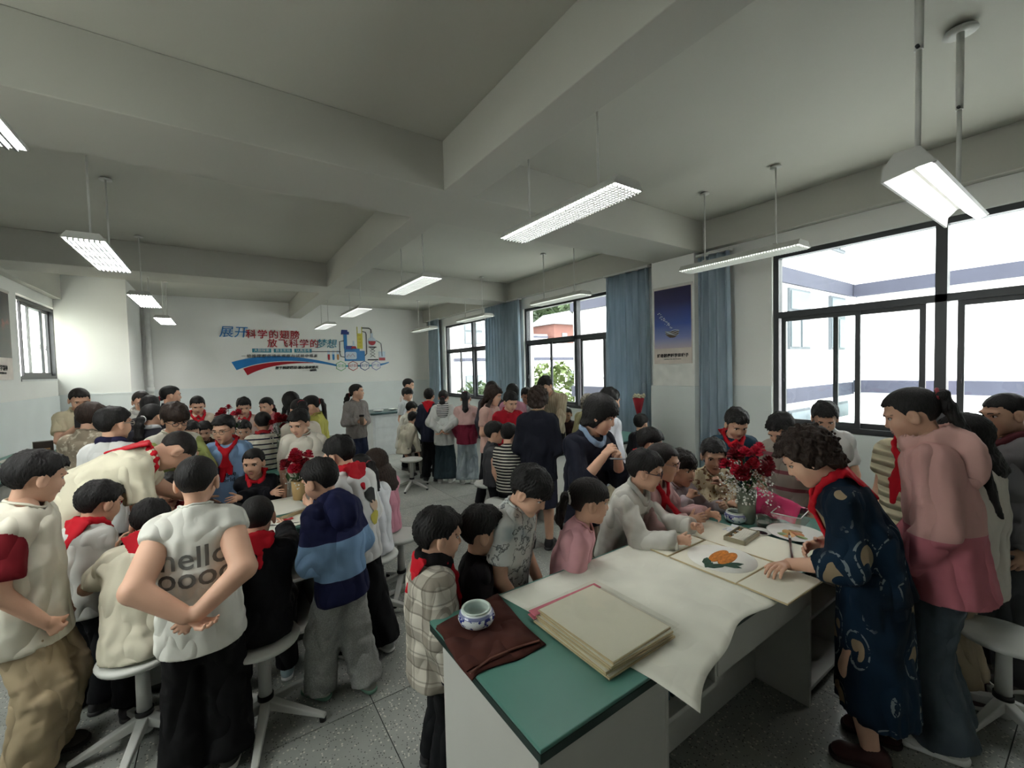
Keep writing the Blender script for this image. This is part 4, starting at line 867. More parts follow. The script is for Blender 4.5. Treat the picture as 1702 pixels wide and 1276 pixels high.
building('white courtyard facade with long grey bands facing the nearest window', 13.0, 17.0, -14, 3.77, -4, 9.0, [('x', 13.0, [(-3.5, -2.3, 2.0, 3.2), (-6.5, -5.3, 2.0, 3.2)])], 0, [(3.30, 3.60), (.95, 1.25)])
building('low white annex roof down in the courtyard', 10.2, 12.9, .6, 3.4, -4, .55, [], 0, [(.38, .5)])
building('white apartment block with balconies behind the farthest window', 11.0, 15.4, 21.5, 30, -5, 9, [('x', 11.0, [(22.5, 24, 3.4, 4.8), (25.6, 27, 3.4, 4.8), (22.5, 24, .2, 1.6), (25.6, 27, .2, 1.6)]), ('y', 21.5, [(11.6, 12.8, 3.2, 4.4), (13.6, 14.8, 3.2, 4.4), (11.6, 12.8, .2, 1.4), (13.6, 14.8, .2, 1.4)])], 0, [(2.2, 2.4), (5.4, 5.6)])
building('pale house with string course behind the tree at the middle window', 16.0, 22, 21, 27, -5, 3.3, [('y', 21, [(16.8, 17.6, .2, 1.5), (19, 20, .2, 1.5)])], 0, [(2.2, 2.4)])
BR = plain(srgb(92, 60, 54), .85, name='brick', var=.1, sc_=2)
hs = building('small red brick house with grey gable roof on the hill', 32.4, 36.4, 38, 42, -4, 6.9, [('y', 38, [(33.6, 34.4, 4.6, 5.8)])], 0, [], wall=BR)
MB().prism([(-.5, 10.8), (2.0, 12.4), (4.5, 10.8)], lambda x, z, y: (x, y, z), -.5, 4.5).build('roof', plain(srgb(112, 114, 118), .8), hs)
building('white flat house beside the brick one on the hill', 28.2, 31.8, 38.5, 42, -4, 5.6, [('y', 38.5, [(28.8, 29.6, 3.6, 4.6), (30.4, 31.2, 3.6, 4.6)])], 0, [(5.2, 5.4)], wall=plain(srgb(150, 152, 152), .8))
hill = MB(); rows = []
for j in range(9):
    rows.append([(20 + i * 4.0, 46 + j * 4, -5 + 34 * math.sin(min(1, j / 6) * 1.57) * (.75 + .25 * math.sin(i * .7 + 1)) + .5 * math.sin(i * 2.1 + j)) for i in range(11)])
hill.grid(rows); tag(hill.build('hillside', plain(srgb(78, 90, 74), .95, name='hill_grass', var=.15, sc_=.3)), 'green wooded hillside far outside the middle window', 'hill', kind='structure')
struct(MB().box(-60, 120, -60, 120, -5.2, -5).build('ground', plain(srgb(190, 190, 186), .9)))
building('pale building across the corridor outside the left high window', -9.5, -6.5, 6, 22, -5, 8, [('x', -6.5, [])], 0, [(2.62, 2.72), (2.42, 2.5)], wall=plain(srgb(232, 226, 210), .8))
LEAF = [plain(c, .7, name='leaf', var=.2, sc_=3) for c in (srgb(68, 82, 36), srgb(80, 96, 48), srgb(52, 68, 42))]
def tree(label, x, y, z0, h, r, seed, n=520, leaf=.11, col=0, trunk_r=.12):
    rs = random.Random(seed); t = thing('leafy_tree', label, 'tree', (x, y, z0)); MB().tube([(0, 0, 0), (.05, .03, h * .35), (0, .05, h * .7)], [trunk_r, trunk_r * .8, trunk_r * .4], 8).build('trunk', plain(srgb(92, 80, 66), .9), t)
    b = MB()
    for i in range(n):
        while 1:
            p = np.array([rs.uniform(-1, 1) for _ in range(3)])
            if .45 < np.linalg.norm(p) < 1: break
        p = p * (r, r, r * .85) + np.array((0, 0, h - r * .6)); R = rot(rs.uniform(0, 360), rs.uniform(-60, 60), rs.uniform(-60, 60)); l = leaf * rs.uniform(.6, 1.3)
        b.add([p + R @ np.array(q) for q in ((0, -l, 0), (l * .5, 0, l * .12), (0, l, 0), (-l * .5, 0, l * .12))], [(0, 1, 2, 3)])
    tag(b.build('foliage', LEAF[col], t), kind='stuff'); return t
tree('bright green tree outside the middle window', 11.2, 13.4, -5, 6.6, 1.7, 3, 900, .2)
tree('smaller green tree left of the bright one outside the middle window', 8.1, 14.2, -5, 6.0, .95, 5, 420, .17, 2)
for i, (x, y, h, r, lb) in enumerate(((35, 54, 17, 4.6, 'rounded tree on the hill crest above the brick house'), (46, 54, 18, 5.4, 'broad tree on the hill, right end of the crest'), (25, 54, 15, 4.6, 'tree on the hill, left end of the crest'))): tree(lb, x, y, -3, h + 1, r, 20 + i, 700, .8, 2, .5)
# ---------------------------------------------------------------- lab tables
GREEN = plain(srgb(84, 138, 126), .34, name='green_laminate', var=.05, sc_=4, spec=.5); GEDGE = plain(srgb(24, 46, 42), .4, name='dark_edge'); BODY = plain(srgb(196, 196, 190), .5, name='grey_board', var=.03, sc_=3); BODYD = plain(srgb(120, 122, 120), .6, name='grey_inside')
def lab_table(label, x0, x1, y0, y1, flip=False, h=.78):
    r = thing('lab_table', label, 'table', (x0, y0, 0), 0, 'green topped lab tables'); L, D = x1 - x0, y1 - y0
    MB().box(0, L, 0, D, h - .012, h).build('worktop', GREEN, r, bevel=.003); MB().box(0, L, 0, D, h - .040, h - .012).build('worktop_edge', GEDGE, r, bevel=.003)
    Y = lambda y: D - y if flip else y
    def bx(nm, a, b, c, d, e, f, m, par=r): c, d = sorted((Y(c), Y(d))); return MB().box(a, b, c, d, e, f).build(nm, m, par, bevel=.002)
    t = .02; w = L * .255; zt = h - .04
    def pedestal(a, b, front):
        p = bx('pedestal', a, a + t, .05, D - .05, 0, zt, BODY); bx('side_panel', b - t, b, .05, D - .05, 0, zt, BODY, p); bx('back_panel', a + t, b - t, D - .05 - t, D - .05, 0, zt, BODY, p); bx('bottom_panel', a + t, b - t, .06, D - .07, .06, .08, BODY, p); bx('plinth', a + t, b - t, .10, .12, 0, .06, BODYD, p)
        if front == 'door': d = bx('door', a + t, b - t, .05, .068, .06, zt, BODY, p)
        else: bx('shelf', a + t, b - t, .08, D - .08, .40, .42, BODY, p)
    pedestal(.03, w, 'door'); pedestal(L - w, L - .03, 'open')
    n0, n1 = w, w + L * .13                              # open niche with books, then a drawer
    q = bx('niche', n0, n1, .05, D - .06, zt - .235, zt - .215, BODY); bx('side_panel', n1 - .015, n1, .05, D - .06, zt - .215, zt, BODY, q)
    bx('drawer', n1, L - w, .045, .063, zt - .20, zt - .005, BODY); bx('apron', w, L - w, D * .45, D * .45 + .02, 0, zt - .22, BODY)
    return r, (x0 + n0, x0 + n1, y0, zt - .215)
tA, niche = lab_table('green topped lab table in front with felt, paper cards and paints', .63, 2.98, .825, 1.516)
lab_table('lab table covered in ink paintings among the children on the left', -.48, .52, 2.95, 3.66)
lab_table('lab table with flowers behind the boy in blue', -.55, .60, 4.65, 5.30)
lab_table('lab table heaped with papers under the far left window wall', -2.30, -1.75, 5.6, 8.4)
lab_table('lab table hidden behind the woman in the navy cardigan', 2.95, 4.90, 3.62, 4.22)
lab_table('lab table before the farthest window, ringed by standing children', 3.05, 4.90, 6.55, 7.15)
for i in range(5):
    bk = tag(MB().box(0, .028, 0, .20, 0, .17).build('workbook', plain(srgb(44 + 9 * i, 74 + 6 * i, 86 - 4 * i), .6), None, loc=(niche[0] + .05 + .045 * i, niche[2] + .10, niche[3])), ('thinnest-looking dark', 'second dark', 'middle', 'second lightest', 'lightest')[i] + ' teal workbook in the open niche of front table', 'book', 'workbooks in the table niche')
# teacher's desk at the back
dk = thing('demonstration_desk', 'white demonstration desk with dark green top by the back wall', 'desk', (2.55, 8.75, 0)); MB().box(-.05, .95, -.05, .85, .86, .90).build('worktop', plain(srgb(60, 84, 86), .3), dk, bevel=.004)
WB = plain(srgb(206, 210, 210), .5); MB().box(0, .90, 0, .02, 0, .86).build('front_panel', WB, dk); MB().box(0, .02, .02, .80, 0, .86).build('side_panel', WB, dk); MB().box(.88, .90, .02, .80, 0, .86).build('side_panel', WB, dk); MB().box(.04, .86, -.012, 0, .60, .80).build('drawer', WB, dk); MB().box(.04, .86, -.006, 0, .06, .56).build('door', WB, dk)
for i, (x, y) in enumerate(((2.75, 9.0), (3.1, 9.1), (3.3, 8.95))): tag(MB().lathe([(.0, 0), (.06, .0), (.11, .03), (.105, .033), (.055, .008), (0, .008)], (0, 0, 0), 18).build('white_dish', plain(srgb(236, 236, 232), .3), loc=(x, y, .901)), 'white dish on the demonstration desk, %s of the three' % ('leftmost', 'rearmost', 'rightmost')[i], 'dish', 'dishes on the demonstration desk')
# ---------------------------------------------------------------- stools
STW = plain(srgb(200, 202, 196), .42, name='stool_plastic', var=.03); STP = plain(srgb(188, 189, 184), .45, name='stool_paint', var=.03); BLK = plain(srgb(24, 24, 25), .6)
def make_stool():
    r = empty('lab_stool'); MB().lathe([(0, .405), (.13, .405), (.16, .418), (.166, .432), (.160, .443), (.12, .447), (0, .445)], n=32).build('seat', STW, r); MB().cyl((0, 0, .15), (0, 0, .41), .030, .026).build('post', STP, r); MB().cyl((0, 0, .135), (0, 0, .158), .036).build('collar', BLK, r); MB().cyl((0, 0, .05), (0, 0, .14), .030).build('hub', STP, r)
    for k in range(5):
        a = k * 2 * math.pi / 5; c, s_ = math.cos(a), math.sin(a); P = lambda rr, w, z: (c * rr - s_ * w, s_ * rr + c * w, z)
        l = MB().add([P(.015, -.022, .085), P(.015, .022, .085), P(.29, .016, .020), P(.29, -.016, .020), P(.015, -.022, .135), P(.015, .022, .135), P(.29, .014, .036), P(.29, -.014, .036)], [(0, 1, 2, 3), (7, 6, 5, 4), (0, 4, 5, 1), (1, 5, 6, 2), (2, 6, 7, 3), (3, 7, 4, 0)]).build('leg', STP, r, bevel=.005); MB().cyl(P(.275, 0, 0), P(.275, 0, .022), .016, n=10).build('foot_pad', BLK, l)
    return r
stool0 = make_stool(); stool_used = [False]
def stool(x, y, label, rz=0.0):
    r = stool0 if not stool_used[0] else copy_tree(stool0); stool_used[0] = True; r.location = (x, y, 0); r.rotation_euler = (0, 0, rz); tag(r, label, 'stool', 'round white lab stools'); return r
stool(2.99, .30, 'empty round white stool at the right edge of the picture', .3); stool(2.30, 6.02, 'empty white stool in the far aisle, in front of the seated children', .2); stool(2.24, 3.48, 'white stool seat just behind the children at the front table', .5); stool(2.50, 4.15, 'white stool beside the small boy at the far table', .9); stool(1.14, 3.28, 'white stool seat behind the girl with long hair', .4)
# ---------------------------------------------------------------- things on the front table
TZ = .78
def felt_sheet():
    rows = []
    for j in range(29):
        t = j / 28; row = []
        for i in range(41):
            u = i / 40; xl = .945 + (1.083 - .945) * t; xr_ = 2.30 - .18 * t; x = xl + (xr_ - xl) * u; yf = .668 + .125 * math.sin(min(1, u * 2.0) * 1.57) + .012 * math.sin(u * 16); y = 1.50 + (yf - 1.50) * t
            ov = max(0, .822 - y); z = TZ + .0025 - ov * .10 - ov * ov * .35 + (.003 * (1 + math.sin(x * 9 + 2)) * max(0, 1 - abs(y - 1.15) * 3)) * .3
            for cr in (1.33, 1.70): z += .0022 * math.exp(-((x - cr) / .012) ** 2)
            z += .0022 * math.exp(-((y - 1.20) / .012) ** 2); row.append((x, y, z))
        rows.append(row)
    return MB().grid(rows).build('painting_felt', cloth(srgb(236, 235, 222), r=.95, crease=.10), solid=.002)
tag(felt_sheet(), 'large creased cream felt sheet hanging over front table edge', 'felt')
CARD = plain(srgb(236, 232, 214), .8, name='card_face', var=.02, sc_=3); GOLD = plain(srgb(204, 186, 146), .6, name='card_edge')
def card(name, label, x0, x1, y0, y1, z, rz=0.0, t=.006, cat='card', group=None, deco=None):
    cx_, cy_ = (x0 + x1) / 2, (y0 + y1) / 2; w, h = (x1 - x0) / 2, (y1 - y0) / 2; r = thing(name, label, cat, (cx_, cy_, z), rz, group); MB().box(-w, w, -h, h, 0, t).build('board', GOLD, r); MB().box(-w + .003, w - .003, -h + .003, h - .003, t, t + .0012).build('paper_face', CARD, r); return r
card('painting_card', 'blank cream card near the boy in the white shirt', 1.81, 2.13, 1.285, 1.475, .786)
pc = card('painting_card', 'cream card painted with two orange persimmons and leaves', 1.81, 2.135, .945, 1.275, .786); card('painting_card', "cream card with inscription under the teacher's hand", 1.81, 2.13, .735, .938, .787, -.03)
card('painting_card', 'long blank cream card beside the paint box', 2.145, 2.45, .86, 1.47, .785, .04)
MB().lathe([(0, .0), (.155, 0), (.155, .0012), (0, .0016)], (.02, .0, .0074), 40).build('round_ground', plain(srgb(246, 244, 236), .8), pc)
ORG = plain(srgb(204, 122, 42), .7, name='orange_wash', var=.25, sc_=30); LFG = plain(srgb(38, 70, 54), .7, name='green_wash', var=.25, sc_=40)
for x, y, a in ((.03, .020, .1), (.035, -.022, .12)): o = MB().lathe([(0, 0), (.088, 0), (.080, .002), (.04, .003), (0, .003)], (0, 0, 0), 28).build('painted_persimmon', ORG, pc, loc=(x, y, .009)); o.scale = (1, .36, 1); o.rotation_euler = (0, 0, a)
for i, (x, y, a, l) in enumerate(((-.075, .02, .5, .05), (-.085, -.03, -.5, .055), (-.03, -.07, -1.2, .05), (-.10, -.005, .1, .04), (.0, -.075, -.6, .045))): o = MB().add([(-l, 0, 0), (-l * .3, l * .42, .001), (l * .5, l * .3, .001), (l, 0, 0), (l * .4, -l * .35, .001), (-l * .4, -l * .4, .001)], [(0, 5, 4, 3, 2, 1)]).build('painted_leaf', LFG, pc, loc=(x, y, .0098)); o.rotation_euler = (0, 0, a)
# stack of cards in clear sleeves
def film():
    m = bpy.data.materials.new('clear_film'); m.use_nodes = True; nt = m.node_tree; nt.nodes.remove(nt.nodes['Principled BSDF']); t = nt.nodes.new('ShaderNodeBsdfTransparent'); t.inputs[0].default_value = (.97, .97, .95, 1); g = nt.nodes.new('ShaderNodeBsdfGlossy'); g.inputs['Roughness'].default_value = .12
    mx = nt.nodes.new('ShaderNodeMixShader'); mx.inputs[0].default_value = .10; nt.links.new(t.outputs[0], mx.inputs[1]); nt.links.new(g.outputs[0], mx.inputs[2]); nt.links.new(mx.outputs[0], nt.nodes['Material Output'].inputs[0]); return m
FILM = film(); PINK = plain(srgb(226, 120, 140), .5, name='pink_strip')
NTH = ['lowest', 'second lowest', 'middle', 'second from the top', 'topmost']
for i in range(5):
    c = card('sleeved_card', 'cream card in clear sleeve, %s of the stack on the front table' % NTH[i], .945 + .006 * i, 1.285 - .004 * i, .885 + .007 * (i % 3), 1.262 + .004 * (i % 2), .785 + .0085 * i, (.01, -.03, .02, -.015, .015)[i], .0065, 'card', 'sleeved cards on the felt')
    rows = [[(-.185 + .37 * u / 14, -.20 + .41 * v / 14, .0085 + .0016 * math.sin(u * 1.7 + i) * math.sin(v * 1.3) + .001) for u in range(15)] for v in range(15)]
    if i in (0, 2, 4): MB().grid(rows).build('clear_sleeve', FILM, c)
    if i in (1, 3): MB().box(-.18, .17, .17, .21, .004, .007).build('adhesive_strip', PINK, c)
# brown cloth with the water bowl
BRN = cloth(srgb(78, 44, 38), r=.95, crease=.4, weave=300); bc = thing('brown_cloth', 'folded dark brown cloth under the porcelain bowl', 'cloth', (0, 0, 0))
for k in range(2):
    rows = []
    for j in range(13):
        row = []
        for i in range(13):
            u, v = i / 12, j / 12; A_, B_, C_, D_ = (.628, 1.452), (.935, 1.505), (.895 - .02 * k, 1.125 + .03 * k), (.610, 1.150 + .03 * k); x = (1 - u) * ((1 - v) * A_[0] + v * D_[0]) + u * ((1 - v) * B_[0] + v * C_[0]); y = (1 - u) * ((1 - v) * A_[1] + v * D_[1]) + u * ((1 - v) * B_[1] + v * C_[1])
            x += .004 * math.sin(v * 7 + k); y += .006 * math.sin(u * 8 + 2 * k) * v; row.append((x, y, TZ + .004 + .006 * k + .0015 * math.sin(u * 9 + v * 5) - (max(0, .632 - x)) * .5))
        rows.append(row)
    MB().grid(rows).build('cloth_layer', BRN, bc, solid=.005)
MB().tube([(.612, 1.16, TZ + .012), (.70, 1.175, TZ + .014), (.80, 1.168, TZ + .014), (.885, 1.15, TZ + .014)], .004, 6).build('hem', cloth(srgb(112, 74, 64), r=.95), bc)
def porcelain(scale=30):
    m, nt, b = new_mat('blue_white_porcelain'); v = coords(nt); z = axis(nt, v, 2); f = ramp(nt, noise(nt, coords(nt, (1, 1, 1.3)), scale, 3), [(.52, (0, 0, 0)), (.56, (1, 1, 1))]); band = mth(nt, 'MULTIPLY', mth(nt, 'GREATER_THAN', z, .010), mth(nt, 'LESS_THAN', z, .052)); rim = mth(nt, 'MULTIPLY', mth(nt, 'GREATER_THAN', z, .050), mth(nt, 'LESS_THAN', z, .060))
    col = mix(nt, mth(nt, 'MULTIPLY', f, band), srgb(226, 232, 234), srgb(36, 48, 128)); col = mix(nt, mth(nt, 'MULTIPLY', rim, .75), col, srgb(50, 62, 140)); nt.links.new(col, b.inputs['Base Color']); b.inputs['Roughness'].default_value = .12; return m
PORC = porcelain(48); CEL = plain(srgb(206, 218, 210), .12, name='celadon_glaze', var=.03)
def brush_bowl(name, label, x, y, s, z, water=False):
    r = thing(name, label, 'bowl', (x, y, z)); o = MB().lathe([(0, 0), (.040, 0), (.044, .004), (.066, .018), (.073, .036), (.066, .056), (.056, .064)], n=40).build('bowl_body', PORC, r); o2 = MB().lathe([(.056, .064), (.058, .070), (.054, .073), (.049, .070), (.050, .062), (.058, .050), (.062, .034), (.052, .014), (.0, .010)], n=40).build('inside_glaze', CEL, r); 
    o3 = MB().lathe([(0, .0112), (.034, .0125), (.046, .0135)], n=32).build('painted_medallion', plain(srgb(60, 74, 150), .15, var=.6, sc_=70), r)
    if water: MB().lathe([(0, .045), (.060, .045)], n=32).build('water', plain(srgb(70, 76, 78), .05), r)
    for q in (o, o2, o3): pass
    r.scale = (s, s, s); return r
brush_bowl('water_bowl', 'blue and white porcelain water bowl on the brown cloth', .755, 1.365, .95, TZ + .014)
brush_bowl('water_bowl', 'blue and white porcelain bowl of dark water by the vase', 2.56, 1.335, .92, TZ, True)
# paint box, dishes, brush, cup, tissue
px = thing('paint_box', 'open paint box with white paint tubes beside the cards', 'paint box', (2.315, 1.175, .793), .10); MB().box(-.10, .10, -.055, .055, 0, .006).box(-.10, -.096, -.055, .055, .006, .024).box(.096, .10, -.055, .055, .006, .024).box(-.096, .096, -.055, -.051, .006, .024).box(-.096, .096, .051, .055, .006, .024).build('tray', plain(srgb(150, 142, 118), .4), px)
for i in range(9): x = -.085 + .021 * i; MB().cyl((x, -.042, .016), (x, .022, .016), .0085, n=8).build('paint_tube', plain(srgb(222, 218, 206), .3), px); MB().cyl((x, .022, .016), (x, .040, .016), .005, n=8).build('tube_cap', plain([srgb(214, 210, 200), srgb(170, 120, 60), srgb(90, 80, 70)][i % 3], .4), px)
PL = plain(srgb(236, 234, 228), .2, name='plate_glaze', var=.02)
pl = thing('palette_plate', 'large white plate smeared with orange and green paint', 'plate', (2.60, 1.025, TZ)); MB().lathe([(0, .0), (.075, 0), (.082, .004), (.138, .018), (.140, .021), (.134, .021), (.078, .007), (0, .006)], n=48).build('plate_body', PL, pl)
for i, (x, y, c, s_) in enumerate(((-.03, .02, (206, 140, 40), .055), (.02, .0, (190, 110, 40), .05), (.05, .02, (150, 120, 50), .035), (-.05, .05, (110, 130, 60), .04), (.0, .045, (200, 150, 60), .04), (-.02, -.04, (120, 140, 70), .03))): o = MB().lathe([(0, .002), (.8, .0015), (1, 0)], n=14).build('paint_smear', plain(srgb(*c), .4, var=.3, sc_=60), pl, loc=(x, y, .0075 + i * .0004)); o.scale = (s_, s_ * .55, 1); o.rotation_euler = (0, 0, i * .9)
ik = thing('ink_dish', 'small white dish of black ink', 'dish', (2.478, 1.155, TZ)); MB().lathe([(0, 0), (.035, 0), (.055, .014), (.057, .018), (.052, .017), (.034, .006), (0, .006)], n=28).build('dish_body', PL, ik); MB().lathe([(0, .0075), (.036, .0075)], n=20).build('ink', plain((.012, .012, .013), .1), ik)
cp = thing('plastic_cup', 'clear plastic cup between bowl and plate', 'cup', (2.60, 1.195, TZ)); MB().lathe([(0, 0), (.030, 0), (.038, .062), (.040, .064), (.0365, .062), (.029, .003), (0, .003)], n=24).build('cup_body', FILM, cp); MB().lathe([(0, .03), (.033, .03)], n=20).build('water', plain(srgb(150, 166, 160), .05), cp)
br = thing('paint_brush', 'dark handled paint brush resting against the palette plate', 'brush', (0, 0, 0)); a, b_ = np.array((2.545, 1.035, .812)), np.array((2.185, .872, .797)); MB().cyl(a + (b_ - a) * .25, b_, .0065, .0035, n=10).build('handle', plain(srgb(70, 34, 28), .3), br); MB().cyl(a + (b_ - a) * .14, a + (b_ - a) * .25, .007, .0068, n=10).build('ferrule', plain(srgb(190, 186, 176), .3, .8), br); MB().cyl(a, a + (b_ - a) * .14, .001, .0062, n=10).build('bristles', plain(srgb(120, 74, 40), .8), br)
ts = MB(); rows = [[(.11 * (u / 8 - .5) + .012 * math.sin(v * 2.1), .075 * (v / 8 - .5) + .01 * math.sin(u * 1.9), .012 + .012 * math.sin(u * 1.5 + v) * math.cos(v * 1.2 + u * .4)) for u in range(9)] for v in range(9)]; tag(ts.grid(rows).build('tissue', plain(srgb(236, 238, 240), .9), solid=.001, loc=(2.40, 1.255, TZ + .003)), 'crumpled white tissue below the porcelain bowl', 'tissue')
# pink wrapping paper and clear box
wp = MB(); rows = []
for j in range(11):
    t = j / 10; rows.append([(2.72 + .22 * u / 10 + .03 * math.sin(t * 3), 1.42 - .34 * t, TZ + .02 + .15 * math.sin(math.pi * u / 10) ** 1.3 * (1 - .5 * t) + .008 * math.sin(u * 2.3 + j * 1.7)) for u in range(11)])
tag(wp.grid(rows).build('wrapping_paper', plain(srgb(206, 46, 104), .45, name='pink_paper'), solid=.002), 'bright pink wrapping paper behind the vase', 'wrapping paper')
cb = thing('clear_box', 'clear plastic box with raised lid in front of pink paper', 'box', (2.80, 1.13, TZ), .15); MB().box(-.11, .11, -.075, -.072, 0, .07).box(-.11, .11, .072, .075, 0, .07).box(-.11, -.107, -.072, .072, 0, .07).box(.107, .11, -.072, .072, 0, .07).box(-.11, .11, -.075, .075, 0, .003).build('box_body', FILM, cb); MB().add([(-.11, .075, .07), (.11, .075, .07), (.11, .12, .20), (-.11, .12, .20)], [(0, 1, 2, 3)]).build('lid', FILM, cb, solid=.003)
MB().tube([(-.11, -.075, .07), (.11, -.075, .07), (.11, .075, .07), (-.11, .075, .07)], .003, 6, True).build('rim', plain(srgb(230, 226, 228), .3), cb)
pb = thing('plastic_bag', 'crumpled clear plastic bag beside the vase', 'bag', (2.72, 1.20, TZ)); rows = [[(.10 * math.cos(a) * (1 - .35 * v / 8) * (1 + .18 * math.sin(a * 3 + v)), .07 * math.sin(a) * (1 - .35 * v / 8) * (1 + .18 * math.cos(a * 4 + v * 2)), .11 * v / 8) for a in np.linspace(0, 6.283, 19)] for v in range(9)]; MB().grid(rows).build('film', FILM, pb)
# ---------------------------------------------------------------- flowers
PET = [plain(c, .6, name='petal', var=.2, sc_=60) for c in (srgb(176, 16, 40), srgb(150, 10, 34), srgb(196, 34, 62), srgb(120, 8, 28))]; STEM = plain(srgb(60, 88, 48), .7); TINY = plain(srgb(236, 236, 230), .8, name='tiny_white_flowers')
def carnation(seed):
    b = MB(); rs = random.Random(seed)
    for layer, (n, rad, z, tilt) in enumerate(((5, .010, .022, 75), (7, .018, .018, 55), (8, .026, .010, 32), (9, .032, .0, 12))):
        for k in range(n):
            a = 2 * math.pi * k / n + rs.uniform(-.2, .2); t = math.radians(tilt); o, i_ = rad, .004; w = rad * .62
            c, s_ = math.cos(a), math.sin(a); P = lambda r_, q, zz: (c * r_ - s_ * q, s_ * r_ + c * q, zz); zo = z + math.sin(t) * .016
            b.add([P(i_, 0, z - .006), P(o * .8, -w, zo - .002), P(o, -w * .4, zo + .003), P(o * 1.05, w * .1, zo - .002), P(o, w * .5, zo + .003), P(o * .8, w, zo - .001)], [(0, 1, 2), (0, 2, 3), (0, 3, 4), (0, 4, 5)], False)
    return b
CARN = [carnation(i) for i in range(3)]; CARM = {}
def blossom(parent, p, up, s, m, k):
    key = (m, k)
    if key not in CARM: o = CARN[k].build('blossom', PET[m], parent); CARM[key] = o.data
    else: o = bpy.data.objects.new('blossom', CARM[key]); COL.objects.link(o); o.parent = parent
    o.location = p; o.rotation_mode = 'QUATERNION'; o.rotation_quaternion = Vector((0, 0, 1)).rotation_difference(Vector(up)); o.scale = (s, s, s)
def flowers(name, label, x, y, z, hv, rr, hh, nred, nwhite, seed, vase='glass', whites_low=True, cat='flowers'):
    rs = random.Random(seed); r = thing(name, label, cat, (x, y, z)); vm = plain(srgb(120, 128, 112), .08, name='green_glass', var=.25, sc_=18) if vase == 'glass' else plain(srgb(190, 160, 110), .7, name='kraft_paper')
    MB().lathe([(0, 0), (.040, 0), (.046, .01), (.050, hv * .5), (.056, hv), (.052, hv), (.045, hv * .5), (.040, .012), (0, .012)], n=20).build('vase', vm, r); stems = MB(); c0 = np.array((0, 0, hv * .9))
    for i in range(nred):
        a = rs.uniform(0, 6.283); q = rs.uniform(.35, 1); p = np.array((math.cos(a) * rr * q, math.sin(a) * rr * q, hv + hh * (1 - .55 * q * q) + rs.uniform(-.02, .02))); up = p - np.array((0, 0, hv * .5)); up /= np.linalg.norm(up); blossom(r, p, up, rs.uniform(1.0, 1.35), rs.randrange(4), rs.randrange(3)); stems.tube([c0, (c0 + p) / 2 + np.array((0, 0, .01)), p], .0022, 5)
    for i in range(10): a = rs.uniform(0, 6.283); p = np.array((math.cos(a) * rr * .8, math.sin(a) * rr * .8, hv + hh * rs.uniform(.1, .7))); stems.tube([c0, p], .0013, 4)
    stems.build('stems', STEM, r); tw = MB()
    for i in range(nwhite):
        a = rs.uniform(0, 6.283); q = rs.uniform(.3, 1.1); zz = hv + hh * (rs.uniform(-.25, .62) if whites_low else rs.uniform(.1, .9)); p = np.array((math.cos(a) * rr * q, math.sin(a) * rr * q, zz)); s_ = rs.uniform(.004, .008); tw.add([p + s_ * np.array(v_) for v_ in ((1, 0, 0), (-1, 0, 0), (0, 1, 0), (0, -1, 0), (0, 0, 1), (0, 0, -1))], [(0, 2, 4), (2, 1, 4), (1, 3, 4), (3, 0, 4), (2, 0, 5), (1, 2, 5), (3, 1, 5), (0, 3, 5)])
    o = tw.build('white_filler', TINY, r); o['kind'] = 'stuff'
    for i in range(8): a = rs.uniform(0, 6.283); l = .05; p = np.array((math.cos(a) * rr * .7, math.sin(a) * rr * .7, hv + hh * .15)); R = rot(rs.uniform(0, 360), rs.uniform(-40, 40), 0); MB().add([p + R @ np.array(q) for q in ((0, -l, 0), (l * .3, 0, .005), (0, l, 0), (-l * .3, 0, .005))], [(0, 1, 2, 3)]).build('leaf', STEM, r)
    return r
flowers('flower_vase', 'glass vase of red carnations and tiny white flowers on front table', 2.60, 1.29, TZ, .20, .135, .27, 20, 420, 1)
flowers('flower_vase', 'bunch of dark red carnations in kraft paper on the left table', .47, 3.60, TZ, .15, .105, .22, 16, 60, 2, 'paper')
flowers('flower_vase', 'dark red flowers on the table behind the striped shirt', .50, 4.95, TZ, .30, .10, .24, 12, 90, 3); flowers('flower_vase', 'dark red flowers standing up behind the boys in the middle left', .06, 5.15, TZ, .42, .10, .24, 10, 120, 4)
bq = thing('wrapped_bouquet', 'small bouquet in a red paper cone before the wide curtain', 'bouquet', (4.96, 3.98, .98)); MB().cyl((0, 0, 0), (0, 0, .30), .015, .085, n=16).build('paper_cone', plain(srgb(150, 14, 36), .5), bq); tw = MB()
for i in range(60): a, q = random.uniform(0, 6.28), random.uniform(0, .085); tw.obox((math.cos(a) * q, math.sin(a) * q, .30 + random.uniform(0, .05)), rot(random.uniform(0, 90), 30, 20), (.012, .012, .010))
o = tw.build('white_filler', plain(srgb(232, 226, 196), .8), bq); o['kind'] = 'stuff'; MB().cyl((0, 0, -.98), (0, 0, .0), .012, n=8).build('stem_holder', STEM, bq)
